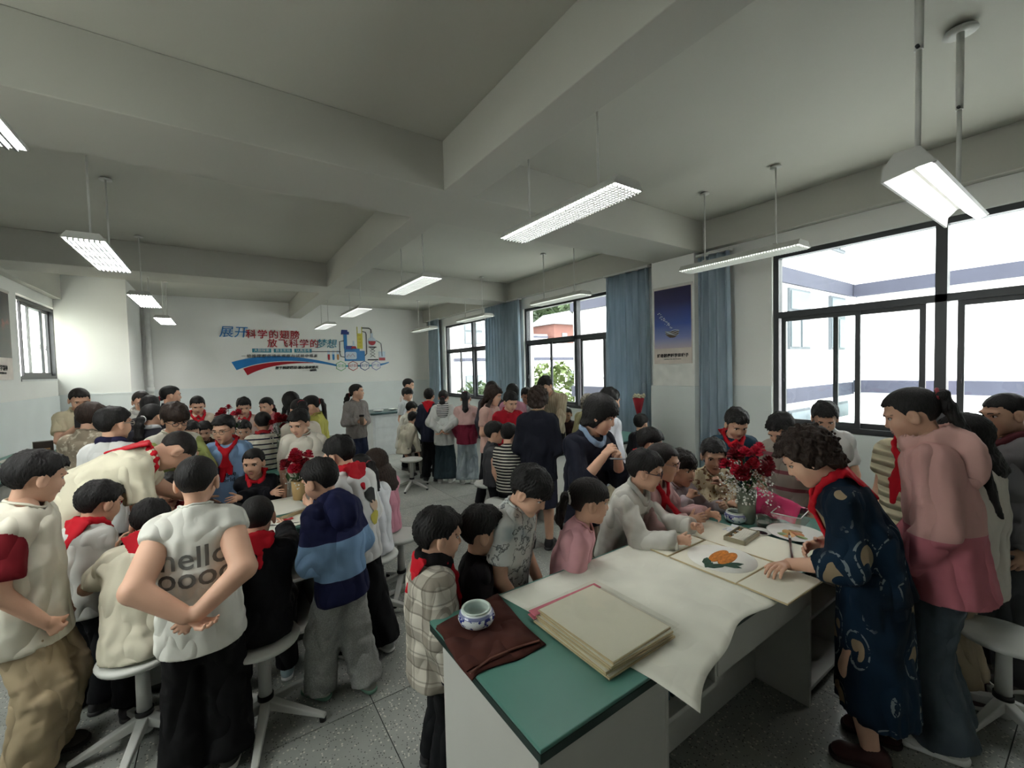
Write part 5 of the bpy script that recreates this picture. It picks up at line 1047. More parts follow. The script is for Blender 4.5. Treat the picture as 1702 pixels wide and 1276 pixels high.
# ---------------------------------------------------------------- left table: ink paintings and clutter
INK = plain((.015, .015, .016), .6, name='ink', var=.3)
def sheet(label, x, y, w, h, rz, z=TZ + .002, strokes=0, seed=0, col=(228, 226, 214)):
    r = thing('paper_sheet', label, 'paper', (x, y, z), rz); rows = [[(w * (u / 8 - .5), h * (v / 8 - .5), .0015 + .0015 * math.sin(u * 1.4 + seed) * math.sin(v * 1.1)) for u in range(9)] for v in range(9)]; MB().grid(rows).build('paper', plain(srgb(*col), .85, var=.02), r, solid=.001); rs = random.Random(seed)
    for i in range(strokes):
        cx_, cy_ = rs.uniform(-.35, .35) * w, rs.uniform(-.35, .35) * h; a = rs.uniform(0, 6.28); l = rs.uniform(.03, .09); pts = [(cx_ + math.cos(a) * l * (t - .5), cy_ + math.sin(a) * l * (t - .5) + .012 * math.sin(t * 4), .0045) for t in np.linspace(0, 1, 6)]; o = MB().tube(pts, [.002, .006, .008, .006, .004, .0015], 6, flat=.2, R=(math.sin(a), -math.cos(a), 0)).build('ink_stroke', INK, r)
    return r
sheet('long white paper with a roll on the left table near the carnations', .16, 3.48, .62, .42, .1, strokes=0, seed=1); sheet('white paper with black bamboo strokes on the left table', -.02, 3.14, .50, .36, -.15, TZ + .005, 14, 2); sheet('white paper lying at the near edge of left table', .30, 3.08, .36, .24, .3, TZ + .004, 2, 3); sheet('painted paper under the bending man on left table', -.28, 3.35, .36, .40, .2, TZ + .003, 8, 4)
rd = tag(MB().add([(-.03, -.01, 0), (.0, -.022, .004), (.035, -.006, 0), (.03, .012, .004), (.004, .006, 0), (-.02, .018, .003)], [(0, 1, 2, 3, 4, 5)]).build('red_paper_scrap', RED_P if 'RED_P' in globals() else plain(srgb(190, 30, 40), .6), loc=(.33, 3.12, TZ + .012), solid=.003), 'small red paper scrap at the near end of left table', 'paper')
rw = thing('wrapped_brushes', 'bundle of brushes in clear film on the left table', 'brushes', (.40, 3.22, TZ + .008), .5); [MB().cyl((-.13, -.02 + .012 * i, .008), (.13, -.03 + .016 * i, .008), .004, n=8).build('brush_handle', plain(srgb(170, 150, 110), .4), rw) for i in range(4)]; MB().tube([(-.14, -.005, .012), (0, .0, .014), (.14, .0, .012)], [.02, .028, .015], 10, flat=.5).build('film_wrap', FILM, rw)
for i in range(5): card('paper_stack', ['pale', 'cream', 'worn', 'buff', 'ivory'][i] + ' sheet in the pile beside the seated boy in black', -.10 + .01 * i, .14 + .005 * i, 2.97, 3.10, TZ + .014 + .007 * i, .02 * (i - 2), .005, 'paper', 'papers piled at the near table edge')
dc = MB(); rows = [[(-.20 + .42 * u / 10, -.12 + .26 * v / 10, .02 + .045 * math.sin(math.pi * u / 10) * math.sin(math.pi * v / 10) + .012 * math.sin(u * 1.9 + v * 1.3)) for u in range(11)] for v in range(11)]; tag(dc.grid(rows).build('dark_jacket', cloth(srgb(30, 31, 34)), loc=(-.12, 3.60, TZ), solid=.01), 'dark jacket lying on table before the girl with folded arms', 'jacket')
for i, (x, y, w, h, a) in enumerate(((-2.03, 5.9, .45, .5, .1), (-2.0, 6.5, .42, .55, -.2), (-2.05, 7.1, .4, .5, .15), (-2.0, 7.7, .45, .45, -.1))): sheet(('nearest', 'second', 'third', 'farthest')[i] + ' loose paper on the table under the left window wall', x, y, w, h, a, strokes=3, seed=10 + i)
bx_ = thing('carton', 'small dark printed carton on the far left table', 'box', (-1.95, 8.1, TZ), .3); MB().box(-.09, .09, -.05, .05, 0, .16).build('carton_body', plain(srgb(52, 40, 36), .5), bx_); MB().box(-.06, .06, -.0515, -.05, .02, .07).build('printed_panel', plain(srgb(170, 130, 90), .5), bx_)

cd_ = thing('power_cable', 'black cable lying on the floor at the end of front table', 'cable'); MB().tube([(2.45, 1.02, .006), (2.62, .93, .006), (2.9, .90, .006), (3.15, .98, .006), (3.4, 1.2, .006)], .006, 6).build('cable_run', BLK, cd_)
# ---------------------------------------------------------------- the people
RED = cloth(srgb(196, 24, 40), crease=.3, r=.7)
def T(c, sleeve='short', kind='plain', **k):
    mk = {a: k.pop(a) for a in ('c2', 'c3', 'period', 'duty', 'scale', 'thr', 'thr2', 'soft', 'bands', 'ax', 'crease', 'weave') if a in k}
    for a in ('c2', 'c3'):
        if a in mk: mk[a] = srgb(*mk[a])
    if 'bands' in mk: mk['bands'] = [(z, srgb(*q)) for z, q in mk['bands']]
    return dict(mat=cloth(srgb(*c), kind, **mk), sleeve=sleeve, **k)
def Lg(c, cut='straight', kind='plain', **k):
    mk = {a: k.pop(a) for a in ('c2',) if a in k}
    if 'c2' in mk: mk['c2'] = srgb(*mk['c2'])
    return dict(mat=cloth(srgb(*c), kind, **mk), cut=cut, **k)
def SH(a, b=(222, 222, 218)): return (plain(srgb(*a), .6, name='shoe_upper', var=.15, sc_=25), plain(srgb(*b), .6, name='shoe_sole'))
BLACKP = Lg((22, 23, 26)); DARKSH = SH((40, 40, 42), (60, 60, 60)); WSH = SH((206, 206, 200)); KID, AD = .215, .232
def C_(x): return cloth(srgb(*x))
PEOPLE = []
def pp_(label, head, turn, **k):
    s = dict(label=label, head=head, turn=turn, hl=KID, legs=BLACKP, shoes=DARKSH); s.update(k); person(s); PEOPLE.append(s); return s
PX = {}
# --- around the left table, near side
PX['raglan'] = pp_('boy with dark red raglan sleeves and khaki cargo trousers at the left edge', (-.69, 2.77, 1.31), 112, hturn=74, nod=16, hair='short', top=T((222, 217, 200), hem=.09, sleeve_mat=C_((128, 30, 40)), loose=.024, cut=.78, flare=.02), legs=Lg((176, 158, 128), 'baggy', fold=.012), shoes=SH((84, 80, 72), (70, 66, 60)), armL='down', armR='fwd', hand='fist')
pp_('boy in pale grey T-shirt and red neckerchief seen from behind at far left', (-.56, 3.16, 1.07), 55, hturn=62, nod=18, hair='short', tone=0.97, top=T((205, 205, 200), hem=.07, loose=.024, cut=.75), scarf=True, shoes=SH((48, 48, 50), (66, 66, 66)), armL='fwd', armR='fwd', lean=6)
PX['bend'] = pp_('man in cream polo shirt bending deep over the left table', (-.26, 3.50, 1.14), 80, H=1.72, hturn=76, nod=72, hl=.24, hair='buzz', haircol='dark', lean=50, neck=105, top=T((220, 214, 190), hem=.06, loose=.022, collar=C_((220, 214, 190))), scarf=True, armL=('w', -.14, 3.80, .84), armR=('w', -.22, 3.40, .84), fat=1.12, legs=Lg((40, 42, 48)), tone=0.94)
PX['rssc'] = pp_('child in long cream T-shirt seated on the stool, leaning to the table', (-.33, 2.90, .98), 12, hturn=18, nod=38, hair='short', sit=.445, lean=24, top=T((224, 218, 196), hem=.20, loose=.034, flare=.015), scarf=True, armL=('w', -.50, 3.02, .84), armR=('w', -.18, 3.02, .84), footy=-.06)
PX['hello'] = pp_('boy in white sleeveless lettered shirt with hands clasped behind his back', (-.10, 2.33, 1.28), 8, hturn=12, nod=12, hair='crop', fat=1.12, top=T((226, 225, 216), 'cap', hem=.085, loose=.022, flare=.01), armL='back', armR='back', legs=Lg((14, 14, 16), 'wide'), shoes=SH((60, 62, 60)), handL='cup', handR='grip', hupL=(0, .4, -1), hupR=(0, -1, .2), arm_r=1.25)
PX['seatblack'] = pp_('boy in black sweatshirt seated with his back turned on a stool', (.13, 2.52, 1.01), 0, nod=16, hair='crop', sit=.445, lean=8, top=T((20, 20, 23), 'long', hem=.14, loose=.03), scarf=True, armL=('w', -.05, 2.95, .83), armR=('w', .30, 2.92, .83), shoes=SH((150, 170, 176)), footy=.05)
PX['hood'] = pp_('boy in navy and light blue hooded jacket with grey sweatpants', (.43, 2.50, 1.16), -35, hturn=-48, nod=20, hair='short', lean=10, top=T((28, 32, 66), 'long', 'blocks', bands=[(.68, (126, 160, 196)), (.88, (32, 36, 72)), (.96, (28, 32, 64))], hem=.085, loose=.032, hood=C_((30, 34, 70)), wrist=.034), legs=Lg((150, 152, 148), 'baggy', 'heather', c2=(170, 172, 168), fold=.010), shoes=SH((190, 190, 178), (120, 160, 140)), armL='belly', armR='belly', stance=((-.08, .10), (.08, -.08)))
PX['cartoon'] = pp_('boy in white shirt with dark print on the back and red neckerchief', (.60, 2.80, 1.23), -40, hturn=-52, nod=22, hair='short', lean=8, top=T((226, 226, 224), 'half', hem=.075, loose=.028, collar=C_((22, 22, 24))), scarf=True, armL='fwd', armR='fwd', legs=Lg((22, 22, 24), 'wide'), shoes=SH((170, 174, 170)), stance=((-.08, .04), (.08, -.12)))
PX['ponywhite'] = pp_('girl in white T-shirt and pale jeans seated, long hair down her side', (.82, 3.17, 1.03), -28, hturn=-40, nod=24, hair='tied', tail=('mid', .42, .032), tailout=.03, sit=.445, lean=10, top=T((222, 224, 228), hem=.14, loose=.026), legs=Lg((136, 152, 172), 'baggy', 'denim', c2=(176, 190, 204)), shoes=WSH, armL=('w', .48, 3.15, .84), armR=('w', .52, 3.0, .84))
pp_('girl with loose brown hair in pink vest behind the girl in white', (1.03, 3.50, .99), -35, hturn=-45, nod=20, hair='long', haircol='brown', locks=.18, sit=.445, lean=8, top=T((214, 150, 166), 'short', hem=.14), legs=Lg((60, 62, 70)), armL=('w', .52, 3.3, .84), armR=('w', .56, 3.2, .84))
# --- left table, far side
pp_('small child in red shirt resting chin on hand beside the bending man', (-.33, 3.86, .94), 172, nod=8, hair='short', tone=0.95, sit=.34, lean=10, top=T((150, 40, 46)), armL='chin', armR=('w', -.35, 3.6, .83), hand='fist')
PX['fold'] = pp_('girl in black top with folded arms on table and red neckerchief', (.20, 4.02, 1.03), 186, hturn=198, nod=10, hair='tied', sit=.445, lean=10, top=T((26, 27, 34), 'long'), scarf=True, armL=('w', .05, 3.68, .83), armR=('w', .32, 3.70, .83), cuffs=None)
PX['blueboy'] = pp_('boy in light blue T-shirt with glasses and red neckerchief', (.01, 4.33, 1.29), 188, hturn=208, nod=12, hair='short', glasses=(.30, .22, .16), fat=1.12, top=T((136, 168, 206), hem=.09, loose=.024), scarf=True)
PX['phone'] = pp_('person in white shirt with green raglan sleeves taking a phone picture', (-.30, 4.25, 1.41), 165, hturn=160, nod=22, hl=.225, hair='mop', haircol='brown', glasses=True, top=T((216, 214, 200), 'long', sleeve_mat=C_((160, 170, 104)), loose=.024), armL='phone', armR='phone', hand='grip', legs=Lg((70, 72, 80)))
pp_('boy in white polo with navy collar and glasses seen from behind', (-.61, 3.98, 1.43), 42, hturn=58, nod=4, hair='short', glasses=(.4, .35, .3), top=T((220, 220, 218), collar=C_((40, 38, 70))))
PX['olive'] = pp_('woman with thick dark hair and patterned blouse turned away', (-.88, 4.85, 1.42), 35, hl=.22, nod=20, hair='mop', haircol='brown', top=T((150, 138, 120), 'short', 'blot', c2=(190, 180, 160), scale=30), legs=Lg((70, 64, 52), 'skirt', hem=.45), armL='belly', armR='belly')
PX['tablet'] = pp_('woman in beige T-shirt looking down at a tablet', (-1.26, 6.45, 1.52), 172, hl=AD, nod=26, hair='tied', haircol='dark', top=T((206, 196, 166), hem=.05), legs=Lg((86, 84, 62), 'wide'), armL='phone', armR='phone', hand='grip')
pp_('woman in grey hooded top with glasses smiling by the pipe', (-.77, 6.61, 1.46), 170, hl=AD, nod=18, hair='tied', haircol='dark', glasses=(.3, .2, .18), top=T((198, 198, 190), 'long', hood=C_((190, 190, 184))), armL='belly', armR='belly')
pp_('girl with white hair clip and dark sailor top seen from behind', (-.53, 5.19, 1.38), 25, hturn=40, nod=14, hair='tied', tail=('low', .22, .035), tiecol=(.7, .7, .68), top=T((34, 34, 42), 'long', collar=C_((206, 206, 208))))
pp_('woman with tied hair in profile at the back wall', (-.51, 6.86, 1.51), 88, hl=AD, nod=4, hair='tied', tail=('low', .06, .04), top=T((60, 60, 66), 'long'))
pp_('dark haired girl half hidden before the woman in profile', (-.66, 6.3, 1.42), 12, hair='long', locks=.15, top=T((50, 48, 54), 'long'))
pp_('girl in cream shirt with red neckerchief looking down at the back', (-.24, 6.60, 1.38), 176, nod=26, hair='tied', tail=('low', .2, .025), top=T((214, 204, 184), 'long'), scarf=True)
pp_('boy in pale pink shirt with red neckerchief beside the dark flowers', (.24, 6.37, 1.34), 178, nod=22, hair='short', top=T((206, 182, 172), 'long'), scarf=True)
pp_('small boy in dark shirt peering behind the phone', (-.27, 5.66, 1.15), 170, nod=16, hair='short', top=T((60, 48, 44)), tone=0.93, sit=.445)
pp_('small boy in brown shirt seated between phone and blue boy', (-.175, 6.17, 1.09), 184, nod=20, hair='short', top=T((88, 60, 50)), tone=0.93, sit=.445)
pp_('small boy in dark green shirt seated right of the blue boy', (.20, 5.70, 1.11), 182, nod=16, hair='short', top=T((52, 56, 44), 'short', 'blot', c2=(150, 140, 90), scale=22), tone=0.95, sit=.445)
PX['striped'] = pp_('boy in white shirt with navy stripes and red collar, back turned', (.35, 5.05, 1.25), 2, nod=10, hair='crop', top=T((220, 214, 198), 'short', 'stripes', c2=(34, 36, 54), period=.052, duty=.26, collar=C_((190, 50, 56)), loose=.024, hem=.09))
pp_('girl in dusty pink top looking left at the back', (.49, 6.40, 1.33), -155, hturn=-145, nod=16, hair='tied', tail=('low', .18, .03), top=T((188, 120, 126)), tone=0.97)
pp_('girl with dark hair in grey top turned away by the back wall', (.66, 5.45, 1.42), -22, hair='long', locks=.18, top=T((150, 148, 150), 'long'))
pp_('woman with dark hair behind the boy in white', (.66, 4.85, 1.37), -18, nod=10, hair='tied', tail=('high', .12, .045), top=T((216, 206, 190), 'long'))
pp_('girl in yellow-green T-shirt with long black hair facing left', (.83, 5.20, 1.38), -80, hturn=-84, nod=24, hair='tied', tail=('mid', .40, .035), top=T((182, 178, 92), hem=.1), legs=Lg((60, 66, 82)))
PX['whiteboy'] = pp_('boy in plain white T-shirt looking down behind the carnations', (.55, 4.05, 1.32), -165, hturn=-152, nod=24, hair='short', top=T((222, 216, 202), hem=.09, loose=.026))
# --- middle and back
PX['cup'] = pp_('woman in grey sweater and dark jeans holding a cup in the aisle', (1.76, 6.81, 1.44), 150, hturn=98, nod=0, hl=AD, hair='tied', haircol='dark', tail=('low', .12, .04), top=T((136, 130, 128), 'long', 'heather', c2=(158, 152, 148), hem=.04), legs=Lg((46, 54, 78), 'slim'), shoes=DARKSH, armL='belly', armR=(.10, .24, 1.0), hand='grip', fat=1.08)
pp_('woman in white at the demonstration desk, hair tied', (2.90, 7.59, 1.48), 98, hl=AD, nod=14, hair='tied', top=T((220, 212, 206), 'long'))
pp_('girl in pale blue-white top before the woman at the desk', (2.73, 7.21, 1.33), 120, nod=12, hair='bangs', top=T((212, 218, 222)))
p_ = pp_('boy in white T-shirt seated at the far table, back turned', (2.67, 6.89, 1.10), 62, nod=24, hair='short', sit=.445, lean=14, top=T((216, 214, 204), hem=.12)); stool(*p_['_base'], 'white stool under the seated boy in white at the far table') if False else None
pp_('child in cream knitted sweater seated low at the far table', (2.56, 6.55, .96), 40, nod=30, hair='short', sit=.445, lean=26, top=T((214, 208, 188), 'long', hem=.12), legs=Lg((120, 118, 112)))
pp_('boy in navy jumper with red collar and black trousers, back turned', (2.72, 6.25, 1.34), 14, hair='short', top=T((34, 38, 54), 'long', hem=.07), scarf=True, armL='fwd', armR='fwd')
PX['striphood'] = pp_('girl in white jacket with striped hood and hands behind back', (2.86, 6.03, 1.32), 8, nod=16, hair='tied', tail=('low', .22, .04), top=T((206, 208, 204), 'long', hem=.09, loose=.03, hood=cloth(srgb(210, 210, 206), 'stripes', c2=srgb(50, 52, 60), period=.03, duty=.4)), armL='back', armR='back', legs=Lg((48, 62, 68), 'wide'), shoes=WSH)
pp_('girl in pink and maroon jacket with ponytail and pale jeans', (3.10, 5.75, 1.30), 4, nod=14, hair='tied', tail=('high', .34, .045), top=T((120, 36, 56), 'long', 'blocks', bands=[(.92, (206, 170, 164))], hem=.07, loose=.03), armL='fwd', armR='fwd', legs=Lg((138, 150, 156), 'wide', 'denim', c2=(170, 182, 186)), shoes=WSH)
pp_('woman in pale pink shirt with long wavy hair, one white shoe in aisle', (2.83, 4.51, 1.41), 118, hturn=106, hl=AD, nod=16, hair='wavy', haircol='brown', locks=.30, top=T((206, 170, 158), hem=.05), legs=Lg((26, 26, 30), 'slim'), shoes=SH((210, 208, 200)), armL='belly', armR='belly', stance=((-.1, .0), (.16, -.10)))
pp_('boy in bright red T-shirt looking down at the middle table', (2.77, 4.05, 1.36), 162, hturn=152, nod=26, hair='short', top=T((168, 24, 40), hem=.09), tone=0.93)
pp_('dark haired girl behind the woman in pale pink', (3.17, 5.09, 1.45), 20, hair='long', locks=.15, top=T((60, 58, 66), 'long'))
pp_('girl with dark hair and pink collar behind the red T-shirt', (3.35, 4.84, 1.41), 12, hair='bob', top=T((196, 140, 156), 'long'))
pp_('boy in light blue-white shirt at the middle table', (3.67, 4.95, 1.34), 190, hturn=176, nod=20, hair='short', top=T((206, 218, 226)), tone=0.88)
PX['navyback'] = pp_('woman in navy cardigan and skirt, short permed hair, back turned', (2.55, 3.25, 1.43), 10, nod=16, hl=AD, hair='curly', haircol='brown', top=T((26, 28, 38), 'long', hem=.075, loose=.03, rib=C_((176, 150, 116))), legs=Lg((44, 46, 62), 'skirt', hem=.42, w=.17), armL='belly', armR='belly', fat=1.10)
pp_('man in beige striped shirt leaning forward by the middle window', (3.62, 4.45, 1.50), 200, hturn=212, nod=34, hl=.24, hair='short', lean=18, tone=0.86, top=T((184, 170, 146), 'long', 'stripes', c2=(170, 154, 130), ax=0, period=.03, duty=.4), armL=('w', 3.5, 4.15, .84), armR=('w', 3.3, 4.2, .84), sw=.105)
pp_('girl in dark brown blouse facing us across the middle table', (4.43, 4.93, 1.01), 182, nod=18, hair='tied', sit=.445, tone=0.90, top=T((52, 36, 40), 'long'))
pp_('small boy in grey vest standing by the middle table', (2.34, 3.72, 1.08), 78, hturn=84, nod=6, hair='short', top=T((70, 70, 74), 'none'), tone=0.95)
pp_('small child in black and white striped shirt, back turned', (2.40, 3.55, 1.07), 22, nod=18, hair='short', top=T((206, 202, 188), 'short', 'stripes', c2=(28, 28, 32), period=.030, duty=.55, hem=.08))
PX['cardi'] = pp_('woman with black bob in navy cardigan and light blue collar', (2.05, 1.95, 1.43), 138, hturn=104, nod=24, hl=AD, hair='bob', lean=8, top=T((28, 30, 42), 'half', hem=.06, loose=.024, collar=C_((150, 172, 200))), legs=Lg((210, 202, 182), 'wide'), armL=(-.05, .27, 1.17), armR=(.07, .27, 1.19), hand='grip', shoes=WSH)
pp_('elderly woman with grey curly hair and olive top', (4.53, 4.55, 1.20), 40, sit=.445, hl=AD, hair='curly', haircol='grey', top=T((176, 170, 130), 'long'), lean=10)
pp_('person in bright white shirt behind the woman in the navy cardigan', (3.05, 2.78, 1.41), 48, hl=AD, hair='short', lean=14, top=T((226, 228, 236), 'long', hem=.08), legs=Lg((196, 186, 160)))
pp_('child in dark jacket half hidden beside the wide curtain', (4.32, 3.43, 1.02), 30, hair='short', top=T((44, 44, 50), 'long'))
# --- around the front table
pp_('boy in beige shirt behind the boy in glasses, head down', (2.78, 2.12, 1.13), 70, hturn=78, nod=20, hair='short', top=T((188, 176, 158), 'long'), scarf=True, lean=12)
PX['plaid'] = pp_('boy in grey plaid coat with black collar at the near table corner', (.75, 1.66, 1.04), 72, hturn=80, nod=10, hair='short', top=T((206, 200, 186), 'long', 'plaid', c2=(110, 100, 88), c3=(90, 84, 74), hem=.12, loose=.032, collar=C_((24, 22, 24)), collar_r=.026, wrist=.036, cuffs=C_((22, 22, 24))), scarf=True, armL='fwd', armR='down')
pp_('boy in black T-shirt at the front table looking right', (.975, 1.67, 1.0), 84, hturn=86, nod=6, hair='short', tone=0.93, top=T((24, 20, 24), hem=.08))
PX['twigs'] = pp_('child in white T-shirt printed with blue and black twigs', (1.19, 1.59, 1.165), 112, hturn=118, nod=34, hair='bangs', tone=0.93, lean=12, fat=1.12, top=T((206, 208, 204), 'short', 'twigs', c2=(34, 40, 48), c3=(70, 110, 130), hem=.09, loose=.026), armL='fwd', armR='fwd')
PX['pinkgirl'] = pp_('girl in pink T-shirt with white hair clip leaning on the front table', (1.51, 1.52, 1.07), 96, hturn=78, nod=8, hair='tiedbangs', haircol='dark', tail=('mid', .10, .035), tiecol=(.75, .75, .72), tone=0.95, lean=14, top=T((222, 166, 172), hem=.08), armL='fwd', armR='fwd')
PX['whiteshirt'] = pp_('boy in white shirt with glasses leaning both arms on the table', (2.00, 1.56, 1.14), 108, hturn=92, nod=14, hair='short', glasses=(.05, .03, .04), tone=0.95, lean=20, top=T((214, 212, 204), 'long', collar=C_((210, 208, 202)), loose=.024), armL=('w', 2.16, 1.37, .835), armR=('w', 1.93, 1.31, .83), hand='fist')
pp_('girl in pink jacket with red neckerchief and glasses', (2.22, 1.60, 1.15), 118, hturn=98, nod=12, hair='tied', haircol='dark', glasses=(.5, .3, .28), tone=0.95, lean=14, top=T((206, 168, 166), 'long'), scarf=True, armL=('w', 2.42, 1.44, .83), armR=('w', 2.24, 1.44, .83))
pp_('girl with fringe in lavender top holding hand to mouth', (2.50, 1.66, 1.06), 140, hturn=128, nod=12, hair='bangs', haircol='dark', tone=0.90, lean=10, top=T((176, 164, 166), 'long'), armR='chin', armL=('w', 2.62, 1.46, .83), hand='fist')
pp_('boy in cream floral shirt propping his chin behind the carnations', (2.78, 1.60, 1.11), 172, nod=14, hair='short', tone=0.88, lean=14, top=T((206, 192, 162), 'long', 'blot', c2=(120, 84, 66), scale=26, thr=.58, c3=(150, 120, 70)), armL='chin', armR=('w', 2.70, 1.45, .83), hand='fist')
pp_('boy in dark teal T-shirt with red neckerchief standing by the pillar curtain', (3.24, 1.68, 1.28), 168, hturn=158, nod=30, hair='short', tone=0.86, top=T((36, 66, 84), hem=.09), scarf=True)
pp_('boy in grey shirt with pink stripes bending at the table end', (3.22, 1.36, 1.27), -158, hturn=-150, nod=36, hair='short', tone=0.82, lean=10, fat=1.12, top=T((166, 160, 150), 'short', 'stripes', c2=(140, 84, 92), period=.12, duty=.22, hem=.09, loose=.024))
pp_('boy in light grey T-shirt looking down before the bright window', (3.63, 1.24, 1.33), -178, hturn=176, nod=30, hair='short', tone=0.82, top=T((190, 190, 188), hem=.09))
PX['teacher'] = pp_('woman in long dark patterned dress and red neckerchief bending over the cards', (2.23, .83, 1.30), -92, hturn=-98, nod=36, hl=.235, hair='curly', haircol='brown', lean=20, side=0, top=T((20, 42, 62), 'half', 'moons', c2=(150, 132, 106), c3=(150, 160, 160), hem=.02, loose=.022, cuff=.036), legs=dict(mat=cloth(srgb(20, 42, 62), 'moons', c2=srgb(150, 132, 106), c3=srgb(150, 160, 160)), cut='skirt', hem=.24, w=.19), scarf=True, armL=('w', 2.09, .85, .832), armR='belly', handL='relaxed', hupL=(0, 0, 1), hdirL=(-.9, .18, .06), thumbL=False, shoes=SH((60, 28, 28), (40, 22, 22)), stance=((-.09, .03), (.09, -.03)), fat=1.05)
PX['pinkjacket'] = pp_('girl in pink hooded jacket and wide grey jeans with very long ponytail', (2.62, .56, 1.49), -88, hturn=-94, nod=22, hl=.225, hair='tied', tail=('high', .48, .038), tailout=.10, lean=6, tone=0.82, top=T((196, 116, 128), 'long', 'blocks', bands=[(1.0, (206, 160, 154))], hem=.075, loose=.026, flare=.03, hood=C_((212, 168, 160)), wrist=.034), legs=Lg((66, 76, 84), 'wide', 'denim', c2=(84, 94, 102)), shoes=WSH, armL='fwd', armR='fwd')
pp_('child in cream quilted vest and red neckerchief behind the pink jacket', (3.12, .67, 1.40), -150, hturn=-140, nod=10, hair='short', tone=0.85, top=T((222, 212, 180), 'short', 'quilt', loose=.032, hem=.1, cut=.5), scarf=True)
pp_('smiling boy with cropped hair in grey long sleeved shirt at the right edge', (3.43, .36, 1.44), -122, hturn=-130, nod=12, hair='buzz', tone=0.82, top=T((146, 146, 150), 'long', collar=C_((110, 60, 66)), loose=.026), legs=Lg((76, 78, 84), 'wide'), shoes=SH((70, 66, 64)))
PX['whitecoat'] = pp_('child in off-white jacket mostly hidden behind the pink jacket', (3.12, .47, 1.34), -82, hturn=-88, hair='long', locks=.1, tone=0.82, top=T((206, 200, 190), 'long', loose=.036, hem=.12), legs=Lg((176, 160, 136)), shoes=SH((80, 60, 60)))
# stools under the seated people one can see
for k, lb in (('rssc', 'white stool under the seated child in the long cream shirt'), ('seatblack', 'white stool under the boy in the black sweatshirt'), ('ponywhite', 'white stool under the girl in pale jeans')):
    x, y = PX[k]['_base']; stool(x, y, lb, .7)
# ---------------------------------------------------------------- prints on clothes
from mathutils.bvhtree import BVHTree
def print_on(s, txt, size, mat, dz, x=0.0, back=True, name='printed_lettering', **k):
    """lettering laid on the garment: dz below the neck"""
    J = s['_J']; N, t1, R, Fv = J['neck'], J['t1'], J['R'], J['F']; me = text_mesh(txt, size, ext=0.0, **k); sh = s['_shirt']; bv = BVHTree.FromPolygons([v.co.copy() for v in sh.data.vertices], [tuple(p.vertices) for p in sh.data.polygons])
    import bmesh as _b
    bm = _b.new(); bm.from_mesh(me); _b.ops.triangulate(bm, faces=bm.faces); _b.ops.subdivide_edges(bm, edges=[e for e in bm.edges if e.calc_length() > size * .25], cuts=1); sg = -1 if back else 1
    for v in bm.verts:
        p = N - t1 * (dz - v.co.y) + R * (x + v.co.x * (1 if back else -1)) + Fv * sg * .5; hit = bv.ray_cast(Vector(p), Vector(-Fv * sg)); v.co = (hit[0] + Vector(Fv * sg) * .004) if hit[0] else Vector(N - t1 * (dz - v.co.y) + R * x + Fv * sg * .12)
    bm.to_mesh(me); bm.free(); me.materials.clear(); me.materials.append(mat); o = bpy.data.objects.new(name, me); COL.objects.link(o); o.parent = sh; return o
GREYP = plain(srgb(108, 108, 104), .8); BLKP = plain(srgb(40, 40, 42), .8)
print_on(PX['hello'], 'hello', .125, GREYP, .175, .006, bold=.0010); print_on(PX['hello'], 'oooo', .125, GREYP, .250, .012, bold=.0010)
print_on(PX['rssc'], 'RSSC', .06, BLKP, .13, .05, shear=.3, bold=.002); print_on(PX['rssc'], '1985', .07, BLKP, .185, .05, shear=.3, bold=.003); print_on(PX['blueboy'], 'simple', .055, BLKP, .26, 0, False); print_on(PX['blueboy'], 'world', .05, BLKP, .31, 0, False)
def patch_on(s, mat, dz, x, w, h, back=True, name='printed_patch', n=10):
    J = s['_J']; N, t1, R, Fv = J['neck'], J['t1'], J['R'], J['F']; sh = s['_shirt']; bv = BVHTree.FromPolygons([v.co.copy() for v in sh.data.vertices], [tuple(p.vertices) for p in sh.data.polygons]); sg = -1 if back else 1; b = MB(); rings = []
    for q in (0.0, .5, 1.0):
        row = []
        for i in range(n):
            a = 2 * math.pi * i / n; p = N - t1 * (dz - q * h * math.sin(a)) + R * (x + q * w * math.cos(a) * (1 + .2 * math.sin(3 * a))) + Fv * sg * .5; hit = bv.ray_cast(Vector(p), Vector(-Fv * sg)); row.append(tuple((hit[0] + Vector(Fv * sg) * .004) if hit[0] else Vector(p)))
        rings.append(row + [row[0]])
    b.grid(rings).build(name, mat, sh)
patch_on(PX['cartoon'], BLKP, .17, .05, .055, .05); patch_on(PX['cartoon'], plain(srgb(214, 186, 160), .8), .235, .055, .04, .035); patch_on(PX['cartoon'], plain(srgb(196, 186, 84), .8), .31, .05, .04, .045); patch_on(PX['blueboy'], plain(srgb(160, 186, 214), .8), .215, 0, .03, .03, False)
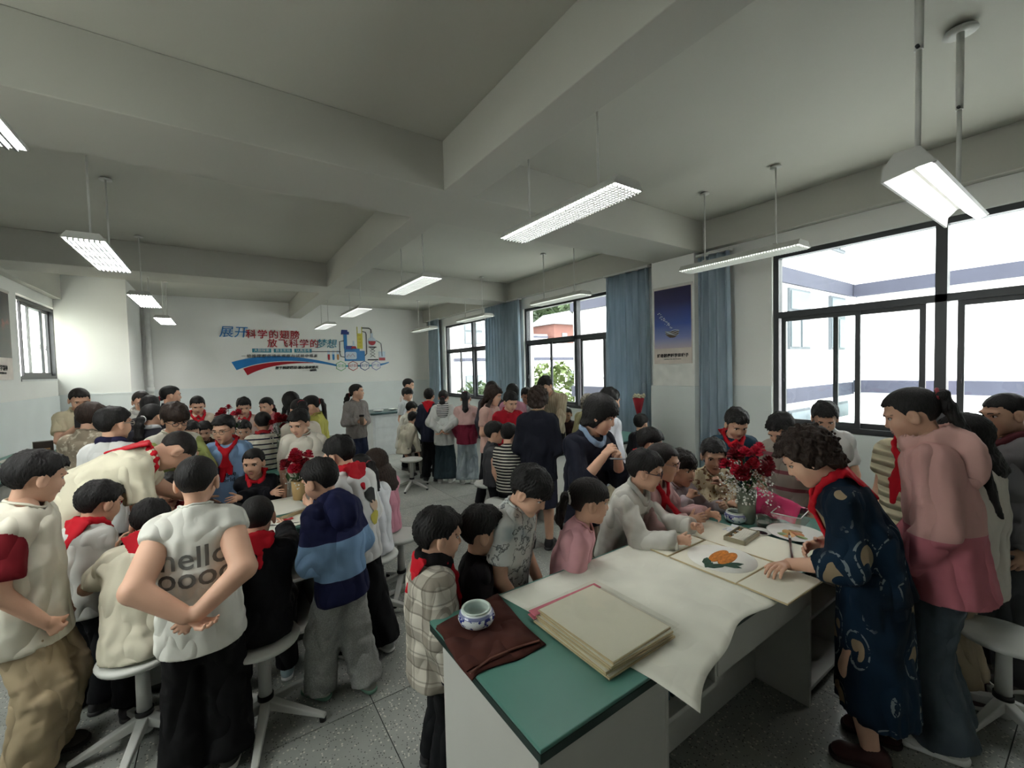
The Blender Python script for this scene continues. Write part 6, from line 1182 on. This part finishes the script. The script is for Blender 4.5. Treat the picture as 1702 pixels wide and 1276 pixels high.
# ---------------------------------------------------------------- things in hands
def hand_mid(s, a=.5):
    J = s['_J']; return s['_world']((J['wrL'] + J['wrR']) / 2)
w = s_ = PX['phone']; c = hand_mid(w); R_ = w['_Rw']
ph = thing('phone', 'white phone held up by the person with green sleeves', 'phone', tuple(c + R_ @ V3(-.01, .055, .06)), math.atan2(R_[1][0], R_[0][0])); MB().box(-.036, .036, -.004, .004, -.075, .075).build('phone_body', plain(srgb(214, 212, 208), .25), ph, bevel=.004); MB().box(.002, .030, .004, .008, .035, .068).build('camera_island', plain(srgb(190, 188, 184), .3), ph); [MB().cyl((x, .008, z), (x, .0095, z), .006, n=10).build('camera_lens', BLK, ph) for x, z in ((.023, .06), (.023, .044), (.009, .052))]
c = hand_mid(PX['tablet']); tb = thing('tablet', 'dark tablet held by the woman in beige', 'tablet', tuple(c + PX['tablet']['_Rw'] @ V3(0, .05, .05)), math.atan2(PX['tablet']['_Rw'][1][0], PX['tablet']['_Rw'][0][0])); o = MB().box(-.09, .09, -.005, .005, -.06, .06).build('tablet_body', BLK, tb); MB().box(-.082, .082, -.0062, -.005, -.053, .053).build('screen', plain(srgb(60, 64, 70), .1), tb)
c = PX['cup']['_world'](PX['cup']['_J']['wrR']); ct = thing('travel_cup', 'dark lidded cup held by the woman in the grey sweater', 'cup', tuple(c + PX['cup']['_Rw'] @ V3(-.02, .06, -.04))); MB().lathe([(0, 0), (.030, 0), (.034, .12), (.0, .12)], n=16).build('cup_body', plain(srgb(120, 100, 84), .4), ct); MB().lathe([(0, .12), (.037, .12), (.036, .145), (0, .15)], n=16).build('lid', BLK, ct)
c = hand_mid(PX['cardi']); pn = thing('pen', 'slim grey pen between the fingers of the woman in navy cardigan', 'pen', tuple(c + PX['cardi']['_Rw'] @ V3(0, .07, 0))); R_ = PX['cardi']['_Rw']; MB().cyl(R_ @ V3(-.08, 0, -.012), R_ @ V3(.07, 0, .012), .005, n=8).build('pen_barrel', plain(srgb(150, 152, 158), .3), pn); MB().cyl(R_ @ V3(.07, 0, .012), R_ @ V3(.085, 0, .0145), .003, n=8).build('pen_tip', BLK, pn)
